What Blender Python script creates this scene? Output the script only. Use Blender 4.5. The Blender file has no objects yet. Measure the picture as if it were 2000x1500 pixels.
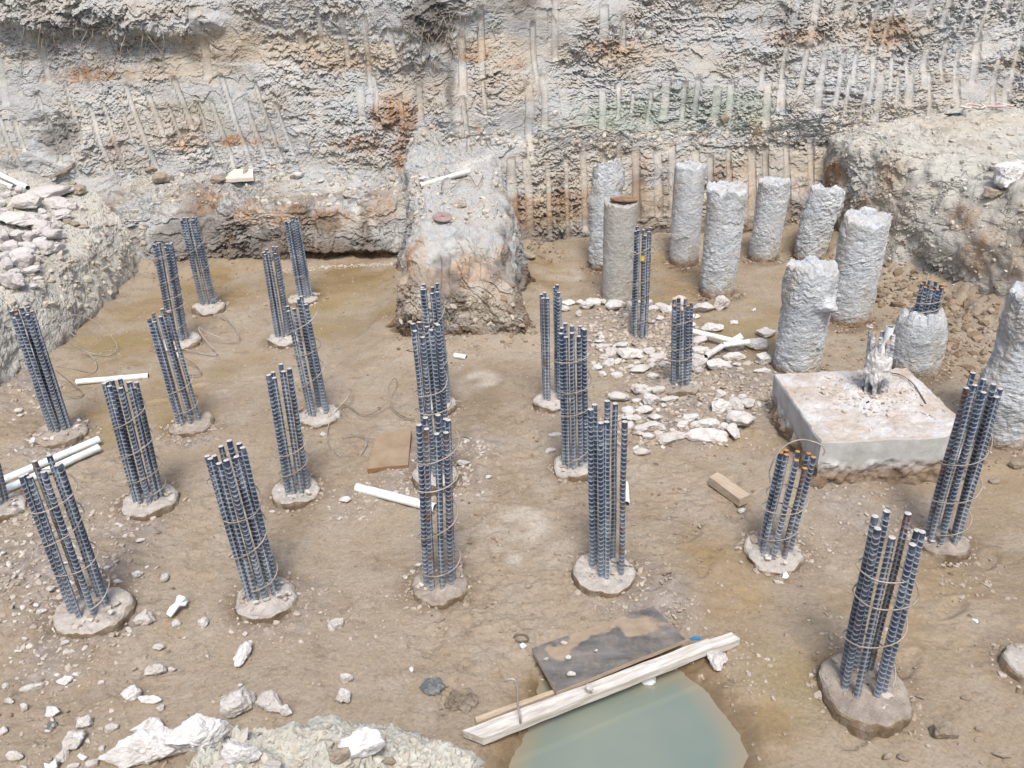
import bpy, math, random
import numpy as np
from mathutils import Matrix, Vector
from mathutils.bvhtree import BVHTree

random.seed(7)
RNG = np.random.default_rng(11)
S = bpy.context.scene
COL = S.collection

# ------------------------------------------------------------------ camera
FPX, PITCH, ROLL, CAMH = 1571.0, 0.47251, -0.04355, 3.6518      # focal length in pixels of a 2000 px wide frame
_c, _s, _cr, _sr = math.cos(PITCH), math.sin(PITCH), math.cos(ROLL), math.sin(ROLL)
FW = np.array([0, _c, -_s]); _u = np.array([0, _s, _c]); _r = np.array([1.0, 0, 0])
RT = _cr * _r + _sr * _u; UP = -_sr * _r + _cr * _u
EYE = np.array([0, 0, CAMH])
cam = bpy.data.cameras.new('camera'); cam.sensor_width = 36; cam.lens = 36 * FPX / 2000
cam.clip_start = 0.05; cam.clip_end = 500
co = bpy.data.objects.new('camera', cam); COL.objects.link(co)
co.matrix_world = Matrix(((RT[0], UP[0], -FW[0], 0), (RT[1], UP[1], -FW[1], 0), (RT[2], UP[2], -FW[2], CAMH), (0, 0, 0, 1)))
S.camera = co

# ------------------------------------------------------------------ sky, sun, exposure (bright overcast)
SUN_EL, SUN_AZ = math.radians(60), math.radians(176)              # azimuth clockwise from +Y: behind the camera
W = bpy.data.worlds.new('World'); S.world = W; W.use_nodes = True
wn = W.node_tree.nodes; wl = W.node_tree.links
sky = wn.new('ShaderNodeTexSky'); sky.sky_type = 'NISHITA'; sky.sun_disc = False
sky.sun_elevation = SUN_EL; sky.sun_rotation = SUN_AZ
sky.air_density = 1.0; sky.dust_density = 4.0; sky.ozone_density = 1.0
wl.new(sky.outputs[0], wn['Background'].inputs[0]); wn['Background'].inputs[1].default_value = 0.09
sun = bpy.data.lights.new('sun', 'SUN'); sun.energy = 1.5; sun.angle = math.radians(16); sun.color = (1.0, 0.975, 0.94)
so = bpy.data.objects.new('sun', sun); COL.objects.link(so)
_d = Vector((math.sin(SUN_AZ) * math.cos(SUN_EL), math.cos(SUN_AZ) * math.cos(SUN_EL), math.sin(SUN_EL)))
so.rotation_euler = _d.to_track_quat('Z', 'Y').to_euler()
so.location = (0, -4, 12)
S.view_settings.view_transform = 'Standard'; S.view_settings.look = 'None'
S.view_settings.gamma = 1.0; S.view_settings.use_curve_mapping = False
S.view_settings.exposure = 1.1
try:
    S.cycles.max_bounces = 6; S.cycles.diffuse_bounces = 3; S.cycles.use_denoising = True
except Exception:
    pass

# ------------------------------------------------------------------ pixel -> place
def ray(px, py):
    d = (px - 1000) * RT - (py - 750) * UP + FPX * FW
    return d
def at(px, py, z=0.0):                      # the place on the level z seen at a point of the photograph
    d = ray(px, py); return EYE + d * ((z - CAMH) / d[2])
def atY(px, py, Y):
    d = ray(px, py); return EYE + d * (Y / d[1])
def depth(p): return float((np.asarray(p) - EYE) @ FW)

# ------------------------------------------------------------------ noise (numpy)
def h3(ix, iy, iz, seed):
    with np.errstate(over='ignore'):
        n = (ix.astype(np.uint32) * np.uint32(374761393) + iy.astype(np.uint32) * np.uint32(668265263)
             + iz.astype(np.uint32) * np.uint32(2147483647 - 1274126177) + np.uint32((seed * 974711 + 12345) % 4294967291))
        n = (n ^ (n >> np.uint32(13))) * np.uint32(1274126177)
        n = (n ^ (n >> np.uint32(15))) * np.uint32(2246822519)
        n = n ^ (n >> np.uint32(16))
    return n.astype(np.float64) / 4294967295.0
def vnoise(P, seed=0):
    F = np.floor(P); f = P - F; I = F.astype(np.int64); f = f * f * f * (f * (f * 6 - 15) + 10)
    r = 0
    for dx in (0, 1):
        wx = f[:, 0] if dx else 1 - f[:, 0]
        for dy in (0, 1):
            wy = f[:, 1] if dy else 1 - f[:, 1]
            for dz in (0, 1):
                wz = f[:, 2] if dz else 1 - f[:, 2]
                r = r + wx * wy * wz * h3(I[:, 0] + dx, I[:, 1] + dy, I[:, 2] + dz, seed)
    return r * 2 - 1
def fbm(P, octv=4, seed=0, gain=0.5):
    a = 1.0; r = 0; t = 0; P = np.asarray(P, float)
    for k in range(octv):
        r = r + a * vnoise(P + 17.3 * k, seed + k); t += a; a *= gain; P = P * 2.03
    return r / t * 1.6
def plates(Q, seed=0):                      # broken plates: height per cell with a tilt, and the distance to the joint
    F = np.floor(Q); I = F.astype(np.int64); n = len(Q)
    d1 = np.full(n, 9.0); d2 = np.full(n, 9.0); hh = np.zeros(n); z = np.zeros(n, np.int64)
    for dx in (-1, 0, 1):
        for dy in (-1, 0, 1):
            cx = I[:, 0] + dx; cy = I[:, 1] + dy
            px = cx + h3(cx, cy, z, seed); py = cy + h3(cx, cy, z + 1, seed)
            ex = Q[:, 0] - px; ey = Q[:, 1] - py; d = np.sqrt(ex * ex + ey * ey)
            a = h3(cx, cy, z + 2, seed) * 2 - 1
            val = a + ex * (h3(cx, cy, z + 3, seed) * 2 - 1) * 1.3 + ey * (h3(cx, cy, z + 4, seed) * 2 - 1.4) * 1.3
            closer = d < d1
            d2 = np.where(closer, d1, np.minimum(d2, d)); hh = np.where(closer, val, hh); d1 = np.where(closer, d, d1)
    return hh, d2 - d1
def sst(a, b, x):
    t = np.clip((x - a) / (b - a), 0, 1); return t * t * (3 - 2 * t)

# ------------------------------------------------------------------ meshes and tags
def mesh_from(name, V, Fq, mats=(), attrs=None, smooth=False, midx=None):
    me = bpy.data.meshes.new(name)
    V = np.asarray(V, np.float32); Fq = np.asarray(Fq, np.int32)
    k = Fq.shape[1]
    me.vertices.add(len(V)); me.vertices.foreach_set('co', V.ravel())
    me.loops.add(Fq.size); me.loops.foreach_set('vertex_index', Fq.ravel())
    me.polygons.add(len(Fq)); me.polygons.foreach_set('loop_start', np.arange(0, Fq.size, k, dtype=np.int32))
    if midx is not None: me.polygons.foreach_set('material_index', np.asarray(midx, np.int32))
    for m in mats: me.materials.append(m)
    for an, av in (attrs or {}).items():
        a = me.attributes.new(an, 'FLOAT', 'POINT'); a.data.foreach_set('value', np.asarray(av, np.float32))
    me.update(calc_edges=True)
    me.polygons.foreach_set('use_smooth', np.full(len(Fq), bool(smooth)))
    me.validate()
    return me
def link(name, me, parent=None, loc=None, rot=None, scale=None):
    o = bpy.data.objects.new(name, me); COL.objects.link(o)
    if parent is not None: o.parent = parent
    if loc is not None: o.location = [float(v) for v in loc]
    if rot is not None: o.rotation_euler = rot
    if scale is not None: o.scale = scale
    return o
def tag(o, label=None, cat=None, group=None, kind=None):
    if label: o['label'] = label
    if cat: o['category'] = cat
    if group: o['group'] = group
    if kind: o['kind'] = kind
    return o
def empty(name, loc):
    o = bpy.data.objects.new(name, None); COL.objects.link(o); o.location = [float(v) for v in loc]
    o.empty_display_size = 0.1
    return o
def grid_faces(nu, nv, wrap_u=False):
    iu = np.arange(nu if wrap_u else nu - 1); iv = np.arange(nv - 1)
    A, B = np.meshgrid(iu, iv, indexing='ij'); A2 = (A + 1) % nu
    return np.stack([A * nv + B, A2 * nv + B, A2 * nv + B + 1, A * nv + B + 1], -1).reshape(-1, 4)
def tube(path, r, sides=6, closed_ends=True):
    P = np.asarray(path, float); n = len(P)
    T = np.gradient(P, axis=0); T /= np.linalg.norm(T, axis=1)[:, None] + 1e-9
    N = np.cross(T, [0.13, 0.21, 0.97]); N /= np.linalg.norm(N, axis=1)[:, None] + 1e-9
    B = np.cross(T, N)
    th = np.arange(sides) * 2 * math.pi / sides
    rr = np.broadcast_to(np.asarray(r, float), (n,))
    V = P[:, None, :] + rr[:, None, None] * (np.cos(th)[None, :, None] * N[:, None, :] + np.sin(th)[None, :, None] * B[:, None, :])
    V = V.transpose(1, 0, 2).reshape(-1, 3)
    return V, grid_faces(sides, n, True)
def spline(pts, n):
    P = np.asarray(pts, float)
    if len(P) == 2: return P[0] + (P[1] - P[0]) * np.linspace(0, 1, n)[:, None]
    Q = np.vstack([2 * P[0] - P[1], P, 2 * P[-1] - P[-2]])
    t = np.linspace(0, len(P) - 1 - 1e-6, n); i = t.astype(int); f = (t - i)[:, None]
    a, b, c, d = Q[i], Q[i + 1], Q[i + 2], Q[i + 3]
    return 0.5 * ((2 * b) + (c - a) * f + (2 * a - 5 * b + 4 * c - d) * f ** 2 + (3 * b - a - 3 * c + d) * f ** 3)

# ------------------------------------------------------------------ materials
class NT:
    def __init__(self, name):
        self.m = bpy.data.materials.new(name); self.m.use_nodes = True
        self.n = self.m.node_tree.nodes; self.l = self.m.node_tree.links
        self.b = self.n['Principled BSDF']; self.b.inputs['Roughness'].default_value = 0.9
        self.b.inputs['Specular IOR Level'].default_value = 0.25
    def pos(self, sc=(1, 1, 1), obj=False):
        m = self.n.new('ShaderNodeMapping'); m.inputs['Scale'].default_value = sc
        if obj:
            t = self.n.new('ShaderNodeTexCoord'); self.l.new(t.outputs['Object'], m.inputs[0])
        else:
            g = self.n.new('ShaderNodeNewGeometry'); self.l.new(g.outputs['Position'], m.inputs[0])
        return m.outputs[0]
    def noise(self, vec, scale, detail=5, rough=0.6, dist=0.0):
        t = self.n.new('ShaderNodeTexNoise'); t.inputs['Scale'].default_value = scale
        t.inputs['Detail'].default_value = detail; t.inputs['Roughness'].default_value = rough; t.inputs['Distortion'].default_value = dist
        self.l.new(vec, t.inputs['Vector']); return t.outputs['Fac']
    def voro(self, vec, scale, feature='F1', out='Distance', rnd=1.0):
        t = self.n.new('ShaderNodeTexVoronoi'); t.feature = feature; t.inputs['Scale'].default_value = scale
        t.inputs['Randomness'].default_value = rnd
        self.l.new(vec, t.inputs['Vector']); return t.outputs[out]
    def attr(self, name):
        a = self.n.new('ShaderNodeAttribute'); a.attribute_name = name; return a.outputs['Fac']
    def oinfo(self):
        a = self.n.new('ShaderNodeObjectInfo'); return a.outputs['Random']
    def ramp(self, fac, stops):
        r = self.n.new('ShaderNodeValToRGB'); e = r.color_ramp.elements
        while len(e) < len(stops): e.new(0.5)
        for x, (p, c) in zip(e, stops):
            x.position = p; x.color = (c, c, c, 1) if isinstance(c, (int, float)) else (*c, 1)
        self.l.new(fac, r.inputs[0]); return r.outputs[0]
    def mix(self, fac, a, b, mode='MIX'):
        m = self.n.new('ShaderNodeMix'); m.data_type = 'RGBA'; m.blend_type = mode; m.clamp_factor = True
        self._set(m.inputs['Factor'], fac); self._set(m.inputs[6], a); self._set(m.inputs[7], b)
        return m.outputs[2]
    def _set(self, sock, v):
        if isinstance(v, (int, float)): sock.default_value = v
        elif isinstance(v, tuple): sock.default_value = (*v, 1) if len(v) == 3 else v
        else: self.l.new(v, sock)
    def math(self, op, a, b=0.0, clamp=False):
        m = self.n.new('ShaderNodeMath'); m.operation = op; m.use_clamp = clamp
        self._set(m.inputs[0], a); self._set(m.inputs[1], b); return m.outputs[0]
    def maprange(self, v, a, b, c=0.0, d=1.0):
        m = self.n.new('ShaderNodeMapRange'); self._set(m.inputs[0], v)
        for i, x in zip((1, 2, 3, 4), (a, b, c, d)): m.inputs[i].default_value = x
        return m.outputs[0]
    def sepz(self, vec, i=2):
        s = self.n.new('ShaderNodeSeparateXYZ'); self.l.new(vec, s.inputs[0]); return s.outputs[i]
    def bump(self, h, dist, strength=1.0, prev=None):
        b = self.n.new('ShaderNodeBump'); b.inputs['Distance'].default_value = dist; b.inputs['Strength'].default_value = strength
        self.l.new(h, b.inputs['Height'])
        if prev is not None: self.l.new(prev, b.inputs['Normal'])
        return b.outputs[0]
    def out(self, color=None, rough=None, normal=None, metal=None, spec=None):
        if color is not None: self._set(self.b.inputs['Base Color'], color)
        if rough is not None: self._set(self.b.inputs['Roughness'], rough)
        if metal is not None: self._set(self.b.inputs['Metallic'], metal)
        if spec is not None: self._set(self.b.inputs['Specular IOR Level'], spec)
        if normal is not None: self.l.new(normal, self.b.inputs['Normal'])
        return self.m

def clay_material(name, tint=None):
    t = NT(name); p = t.pos(); ps = t.pos((1.0, 1.0, 3.2)); pv = t.pos((9.0, 9.0, 0.9))
    c = t.ramp(t.noise(ps, 0.9, 5, 0.62, 0.4), [(0.30, (0.295, 0.27, 0.235)), (0.43, (0.455, 0.43, 0.385)), (0.53, (0.405, 0.415, 0.415)), (0.64, (0.55, 0.53, 0.485)), (0.76, (0.47, 0.375, 0.265))])
    c = t.mix(t.math('MULTIPLY', t.ramp(t.noise(p, 1.7, 3), [(0.48, 0.0), (0.62, 1.0)]), 0.6), c, (0.41, 0.43, 0.435))
    c = t.mix(t.math('MULTIPLY', t.ramp(t.noise(pv, 1.0, 3), [(0.45, 0.0), (0.7, 1.0)]), 0.35), c, (0.40, 0.35, 0.29))
    c = t.mix(t.math('MULTIPLY', t.attr('groove'), 0.5), c, t.mix(0.45, c, t.ramp(t.noise(p, 3, 2), [(0.35, (0.48, 0.455, 0.41)), (0.65, (0.57, 0.56, 0.53))])))
    c = t.mix(t.math('MULTIPLY', t.attr('green'), t.ramp(t.noise(p, 5, 4), [(0.35, 0.3), (0.6, 1.0)])), c, (0.34, 0.38, 0.32))
    if tint: c = t.mix(0.62, c, t.mix(t.noise(p, 8, 3), tint, (tint[0] * .72, tint[1] * .72, tint[2] * .68)))
    rn = t.ramp(t.noise(t.pos((2.5, 2.5, 1.0)), 3.0, 5, 0.7), [(0.40, 0.0), (0.60, 1.0)])
    rc = t.ramp(t.noise(p, 9, 3), [(0.35, (0.20, 0.075, 0.022)), (0.65, (0.46, 0.23, 0.075))])
    rs = t.ramp(t.noise(t.pos((11, 11, 1.1)), 1.0, 4, 0.6), [(0.40, 0.45), (0.58, 1.0)])
    c = t.mix(t.math('MULTIPLY', t.math('MULTIPLY', t.attr('rust'), rs), t.math('ADD', 0.45, t.math('MULTIPLY', rn, 0.55))), c, rc)
    fl = t.ramp(t.noise(t.pos((6, 6, 2.0)), 1.3, 5, 0.7), [(0.60, 0.0), (0.70, 0.55)])
    c = t.mix(fl, c, (0.46, 0.30, 0.155))
    c = t.mix(t.attr('tan'), c, t.mix(rn, (0.44, 0.33, 0.21), (0.47, 0.40, 0.30)))
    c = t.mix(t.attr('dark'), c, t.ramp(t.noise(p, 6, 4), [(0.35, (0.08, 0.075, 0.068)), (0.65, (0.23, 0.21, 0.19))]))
    c = t.mix(t.attr('mud'), c, t.ramp(t.noise(p, 5, 3), [(0.35, (0.095, 0.06, 0.035)), (0.65, (0.215, 0.15, 0.095))]))
    c = t.mix(0.55, c, t.ramp(t.noise(p, 28, 4, 0.7), [(0.3, 0.55), (0.7, 1.0)]), 'MULTIPLY')
    f = t.math('SUBTRACT', 1.0, t.math('MULTIPLY', t.attr('groove'), 0.6))
    n = t.bump(t.math('MULTIPLY', t.noise(p, 22, 6, 0.75, 0.6), f), 0.013, 0.9)
    n = t.bump(t.math('MULTIPLY', t.voro(t.pos((1, 1, 1.8)), 30, 'F1'), f), 0.006, 0.8, n)
    pw = t.n.new('ShaderNodeVectorMath'); pw.operation = 'ADD'
    tw = t.n.new('ShaderNodeTexNoise'); tw.inputs['Scale'].default_value = 5.0; tw.inputs['Detail'].default_value = 4; t.l.new(p, tw.inputs['Vector'])
    sw = t.n.new('ShaderNodeVectorMath'); sw.operation = 'SCALE'; sw.inputs['Scale'].default_value = 0.28; t.l.new(tw.outputs['Color'], sw.inputs[0])
    t.l.new(p, pw.inputs[0]); t.l.new(sw.outputs[0], pw.inputs[1])
    cr = t.ramp(t.voro(pw.outputs[0], 5.0, 'DISTANCE_TO_EDGE'), [(0.0, 0.0), (0.022, 1.0)])
    cr = t.math('MAXIMUM', cr, t.ramp(t.noise(p, 2.3, 3), [(0.50, 1.0), (0.58, 0.0)]))
    n = t.bump(t.math('MULTIPLY', cr, t.attr('crack')), 0.016, 1.0, n)
    c = t.mix(t.math('MULTIPLY', t.math('SUBTRACT', 1.0, cr), t.attr('crack')), c, (0.10, 0.08, 0.06))
    return t.out(c, 0.95, n)
M_CLAY = clay_material('clay'); M_CREAM = clay_material('cream_clay', (0.70, 0.68, 0.58)); M_BANK = clay_material('pale_clay', (0.58, 0.555, 0.485))

def ground_material():
    t = NT('mud'); p = t.pos()
    c = t.ramp(t.noise(p, 0.8, 6, 0.65, 0.3), [(0.30, (0.245, 0.190, 0.128)), (0.46, (0.325, 0.260, 0.184)), (0.56, (0.36, 0.296, 0.220)), (0.72, (0.30, 0.232, 0.145))])
    c = t.mix(t.math('MULTIPLY', t.ramp(t.noise(p, 2.6, 6, 0.7), [(0.48, 0.0), (0.62, 1.0)]), 0.5), c, (0.385, 0.335, 0.27))
    c = t.mix(t.math('MULTIPLY', t.ramp(t.noise(p, 6.5, 6, 0.72), [(0.54, 0.0), (0.66, 1.0)]), 0.5), c, (0.175, 0.125, 0.08))
    w = t.attr('wet')
    c = t.mix(w, c, t.ramp(t.noise(t.pos((1, 2.2, 1)), 1.6, 5), [(0.35, (0.25, 0.178, 0.088)), (0.65, (0.345, 0.252, 0.142))]))
    c = t.mix(t.math('MULTIPLY', t.attr('olive'), 0.6), c, (0.27, 0.215, 0.085))
    c = t.mix(t.attr('debris'), c, t.ramp(t.noise(p, 11, 5), [(0.35, (0.22, 0.18, 0.15)), (0.65, (0.38, 0.335, 0.295))]))
    c = t.mix(t.attr('pale'), c, (0.50, 0.45, 0.38))
    sp = t.ramp(t.voro(p, 55, 'F1'), [(0.10, 1.0), (0.22, 0.0)])
    c = t.mix(t.math('MULTIPLY', t.math('MULTIPLY', sp, t.ramp(t.noise(p, 4, 3), [(0.45, 0.0), (0.6, 1.0)])), 0.5), c, (0.40, 0.34, 0.27))
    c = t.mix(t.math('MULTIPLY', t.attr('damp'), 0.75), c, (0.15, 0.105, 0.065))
    c = t.mix(0.65, c, t.ramp(t.noise(p, 42, 5, 0.75), [(0.3, 0.5), (0.7, 1.0)]), 'MULTIPLY')
    dry = t.math('SUBTRACT', 1.0, t.math('MULTIPLY', w, 0.9))
    n = t.bump(t.math('MULTIPLY', t.noise(p, 40, 5, 0.7), dry), 0.011, 0.9)
    n = t.bump(t.math('MULTIPLY', t.voro(p, 48, 'SMOOTH_F1'), dry), -0.006, 0.8, n)
    r = t.math('ADD', t.maprange(w, 0.0, 0.9, 0.85, 0.10), t.math('MULTIPLY', t.noise(p, 7, 4), 0.12))
    return t.out(c, r, n, spec=0.45)
M_MUD = ground_material()

def concrete_material(name, a, b, stain=None, bump=1.0, sc=1.0):
    t = NT(name); p = t.pos(obj=True); w = t.pos()
    r = t.oinfo()
    c = t.mix(t.ramp(t.noise(p, 4 * sc, 5, 0.65, 0.3), [(0.38, 0.0), (0.62, 1.0)]), a, b)
    c = t.mix(t.math('MULTIPLY', t.ramp(t.noise(t.pos((1, 1, .55), obj=True), 3.4 * sc, 5, 0.7), [(0.48, 0.0), (0.62, 1.0)]), 0.7), c, (0.46, 0.41, 0.335))
    c = t.mix(t.math('MULTIPLY', t.ramp(t.noise(p, 6 * sc, 5, 0.7), [(0.56, 0.0), (0.68, 1.0)]), 0.45), c, (0.30, 0.28, 0.25))
    c = t.mix(0.5, c, t.ramp(t.noise(p, 30 * sc, 4, 0.7), [(0.3, 0.62), (0.7, 1.0)]), 'MULTIPLY')
    if stain:                                  # soil splashed on the foot
        z = t.math('ADD', t.sepz(w), t.math('MULTIPLY', t.noise(w, 8, 3), 0.10))
        c = t.mix(t.maprange(z, stain * 0.6, stain * 1.5, 1.0, 0.0), c, t.ramp(t.noise(w, 14, 3), [(0.4, (0.20, 0.135, 0.085)), (0.6, (0.34, 0.26, 0.19))]))
    n = t.bump(t.noise(p, 26 * sc, 6, 0.72, 0.4), 0.009 * bump / sc, 0.9)
    n = t.bump(t.noise(p, 70 * sc, 5, 0.8), 0.006 * bump / sc, 0.9, n)
    n = t.bump(t.voro(p, 60 * sc, 'F1'), 0.004 * bump / sc, 0.7, n)
    c = t.mix(0.5, c, t.ramp(t.noise(p, 75 * sc, 4, 0.8), [(0.32, 0.55), (0.62, 1.0)]), 'MULTIPLY')
    return t.out(c, 0.92, n)
M_PILE = concrete_material('rough_grey_concrete', (0.475, 0.505, 0.525), (0.64, 0.66, 0.67), stain=0.12)
M_PILE_TAN = concrete_material('weathered_tan_concrete', (0.42, 0.41, 0.37), (0.50, 0.49, 0.45), stain=0.06)
M_HEAD = concrete_material('broken_pile_head', (0.47, 0.43, 0.385), (0.62, 0.585, 0.545), bump=1.3, sc=2.0)
M_HEADSIDE = concrete_material('soiled_pile_side', (0.19, 0.135, 0.085), (0.31, 0.235, 0.165), bump=1.5, sc=2.0)
M_HEAD_DUSTY = concrete_material('dusty_pile_head', (0.34, 0.285, 0.235), (0.46, 0.40, 0.345), bump=1.6, sc=2.0)

def cap_material():
    t = NT('cap_concrete'); p = t.pos()
    top = t.attr('top')
    c = t.mix(t.ramp(t.noise(p, 2.6, 6, 0.65), [(0.42, 0.0), (0.6, 1.0)]), (0.56, 0.55, 0.54), (0.45, 0.375, 0.31))
    c = t.mix(t.math('MULTIPLY', t.ramp(t.noise(p, 5, 5, 0.7), [(0.5, 0.0), (0.62, 1.0)]), 0.5), c, (0.38, 0.34, 0.30))
    c = t.mix(0.4, c, t.ramp(t.noise(p, 22, 4, 0.7), [(0.3, 0.6), (0.7, 1.0)]), 'MULTIPLY')
    s = t.mix(t.ramp(t.noise(t.pos((3, 3, 2)), 1.6, 6, 0.7), [(0.4, 0.0), (0.65, 1.0)]), (0.50, 0.505, 0.49), (0.37, 0.37, 0.35))
    z = t.math('ADD', t.sepz(p), t.math('MULTIPLY', t.noise(p, 4, 4), 0.14))
    s = t.mix(t.maprange(z, 0.17, 0.27, 1.0, 0.0), s, t.ramp(t.noise(t.pos((1, 1, 3)), 7, 4), [(0.35, (0.15, 0.105, 0.07)), (0.65, (0.29, 0.222, 0.16))]))
    c = t.mix(top, s, c)
    n = t.bump(t.noise(p, 26, 6, 0.75), 0.007, 0.9)
    return t.out(c, 0.93, n)
M_CAP = cap_material()

def rock_material(name, a, b, c_):
    t = NT(name); p = t.pos((11, 11, 11)); r = t.oinfo()
    c = t.mix(r, a, b)
    c = t.mix(t.ramp(t.noise(p, 1.6, 4), [(0.42, 0.0), (0.64, 0.8)]), c, c_)
    c = t.mix(0.5, c, t.ramp(t.noise(p, 12, 4, 0.7), [(0.3, 0.62), (0.7, 1.0)]), 'MULTIPLY')
    n = t.bump(t.noise(p, 7, 6, 0.72), 0.008, 0.9)
    n = t.bump(t.noise(p, 40, 3, 0.7), 0.0012, 0.8, n)
    return t.out(c, 0.93, n)
M_ROCK = rock_material('broken_concrete', (0.68, 0.67, 0.65), (0.54, 0.515, 0.485), (0.52, 0.47, 0.415))
M_WHITEROCK = rock_material('white_concrete', (0.78, 0.775, 0.765), (0.70, 0.69, 0.675), (0.60, 0.57, 0.535))
M_STONE = rock_material('brown_stone', (0.30, 0.25, 0.19), (0.40, 0.35, 0.28), (0.25, 0.20, 0.15))
M_GREYROCK = rock_material('lilac_grey_rubble', (0.62, 0.595, 0.58), (0.50, 0.475, 0.46), (0.55, 0.51, 0.48))

def chips_material(name, stops):
    t = NT(name); p = t.pos()
    c = t.ramp(t.attr('tone'), stops)
    c = t.mix(0.4, c, t.ramp(t.noise(p, 60, 3), [(0.3, 0.6), (0.7, 1.0)]), 'MULTIPLY')
    return t.out(c, 0.92)
M_CHIP = chips_material('pale_chips', [(0.0, (0.30, 0.235, 0.17)), (0.45, (0.38, 0.32, 0.26)), (0.75, (0.48, 0.43, 0.375)), (1.0, (0.62, 0.59, 0.55))])
M_CLOD = chips_material('clay_clods', [(0.0, (0.16, 0.115, 0.075)), (0.6, (0.29, 0.22, 0.155)), (1.0, (0.40, 0.345, 0.275))])
M_CLAYCHIP = chips_material('dry_clay_crumbs', [(0.0, (0.36, 0.31, 0.24)), (0.6, (0.47, 0.43, 0.36)), (1.0, (0.56, 0.53, 0.47))])

def steel_material():
    t = NT('rebar_steel'); p = t.pos(obj=True); w = t.pos(); r = t.oinfo()
    c = t.mix(t.ramp(t.noise(p, 7, 4), [(0.4, 0.0), (0.6, 1.0)]), (0.016, 0.032, 0.074), (0.036, 0.060, 0.112))
    c = t.mix(t.math('MULTIPLY', r, 0.35), c, (0.075, 0.072, 0.072))
    rib = t.attr('rib')
    du = t.ramp(t.noise(w, 5, 5, 0.7), [(0.42, 0.0), (0.62, 1.0)])
    z = t.math('ADD', t.sepz(w), t.math('MULTIPLY', t.noise(w, 18, 4), 0.22))
    low = t.maprange(z, 0.16, 0.55, 0.72, 0.0)
    c = t.mix(low, c, (0.20, 0.235, 0.28))
    c = t.mix(t.math('MULTIPLY', du, t.math('MULTIPLY', t.ramp(t.noise(w, 26, 3), [(0.45, 0.0), (0.58, 1.0)]), 0.7)), c, (0.27, 0.31, 0.345))
    c = t.mix(t.math('MULTIPLY', t.ramp(rib, [(0.3, 0.0), (0.75, 1.0)]), t.math('ADD', 0.58, t.math('MULTIPLY', du, 0.32))), c, (0.40, 0.44, 0.475))
    c = t.mix(t.math('MULTIPLY', t.ramp(r, [(0.86, 0.0), (0.9, 1.0)]), t.ramp(t.noise(p, 9, 3), [(0.5, 0.0), (0.65, 0.7)])), c, (0.16, 0.075, 0.04))
    return t.out(c, t.maprange(rib, 0, 1, 0.40, 0.75), None, metal=0.1, spec=0.5)
M_STEEL = steel_material()
def dusty_steel():
    t = NT('concrete_coated_rebar'); w = t.pos()
    c = t.mix(t.ramp(t.noise(w, 14, 5, 0.7), [(0.42, 0.0), (0.58, 1.0)]), (0.15, 0.165, 0.19), (0.58, 0.57, 0.56))
    return t.out(c, 0.85)
M_STEEL_DUSTY = dusty_steel()
def plain(name, a, b, sc=8, rough=0.8, metal=0.0, spec=0.3, bump=0.0, stretch=(1, 1, 1), rotz=0.0):
    t = NT(name); p = t.pos(stretch, obj=True)
    if rotz:
        m0 = t.n.new('ShaderNodeMapping'); m0.inputs['Rotation'].default_value = (0, 0, math.radians(-rotz)); tc = t.n.new('ShaderNodeTexCoord')
        t.l.new(tc.outputs['Object'], m0.inputs[0]); t.l.new(m0.outputs[0], p.node.inputs[0])
    c = t.mix(t.ramp(t.noise(p, sc, 5, 0.65), [(0.36, 0.0), (0.64, 1.0)]), a, b)
    if 'pvc' in name:
        w = t.pos(); c = t.mix(t.math('MULTIPLY', t.ramp(t.noise(w, 9, 5, 0.75), [(0.50, 0.0), (0.64, 1.0)]), 0.55), c, (0.40, 0.34, 0.27))
    n = t.bump(t.noise(p, sc * 4, 4, 0.7), bump * .5, 0.8) if bump else None
    return t.out(c, rough, n, metal=metal, spec=spec)
M_CUT = plain('cut_bar_end', (0.36, 0.35, 0.33), (0.56, 0.54, 0.51), 40, 0.7)
M_CUTRUST = plain('rusted_bar_end', (0.42, 0.17, 0.035), (0.56, 0.27, 0.07), 60, 0.85)
M_WIRE = plain('tie_wire', (0.22, 0.185, 0.15), (0.45, 0.41, 0.37), 6, 0.7, 0.2)
M_WIREDARK = plain('rusty_wire', (0.10, 0.065, 0.045), (0.30, 0.24, 0.19), 5, 0.8, 0.1)
M_PVC = plain('white_pvc', (0.66, 0.72, 0.72), (0.78, 0.82, 0.81), 5, 0.45, spec=0.4)
M_PVCOLD = plain('dusty_pvc', (0.52, 0.51, 0.48), (0.70, 0.69, 0.66), 9, 0.7)
M_PVCIN = plain('pipe_bore', (0.20, 0.20, 0.19), (0.30, 0.29, 0.27), 5, 0.8)
M_PLY = plain('muddy_plywood', (0.25, 0.18, 0.115), (0.33, 0.25, 0.175), 5, 0.85, bump=0.003)
M_PLYEDGE = plain('plywood_edge', (0.13, 0.065, 0.03), (0.34, 0.22, 0.12), 30, 0.8, stretch=(1, 1, 12))
M_TIMBER = plain('limewashed_timber', (0.40, 0.36, 0.305), (0.66, 0.64, 0.605), 4, 0.88, bump=0.006, stretch=(1.0, 9, 9), rotz=22)
M_TIMBERTAN = plain('raw_timber', (0.36, 0.275, 0.19), (0.52, 0.43, 0.325), 6, 0.85, bump=0.006, stretch=(1, 10, 10), rotz=22)
M_STUD = plain('sawn_stud', (0.36, 0.275, 0.19), (0.50, 0.42, 0.33), 6, 0.85, bump=0.006, stretch=(1, 10, 10), rotz=-55)
M_TANSLAB = plain('pinkish_slab', (0.50, 0.44, 0.375), (0.62, 0.57, 0.51), 8, 0.9)
M_RUSTPLATE = plain('rusty_plate', (0.16, 0.08, 0.045), (0.33, 0.20, 0.13), 9, 0.75)
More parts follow.
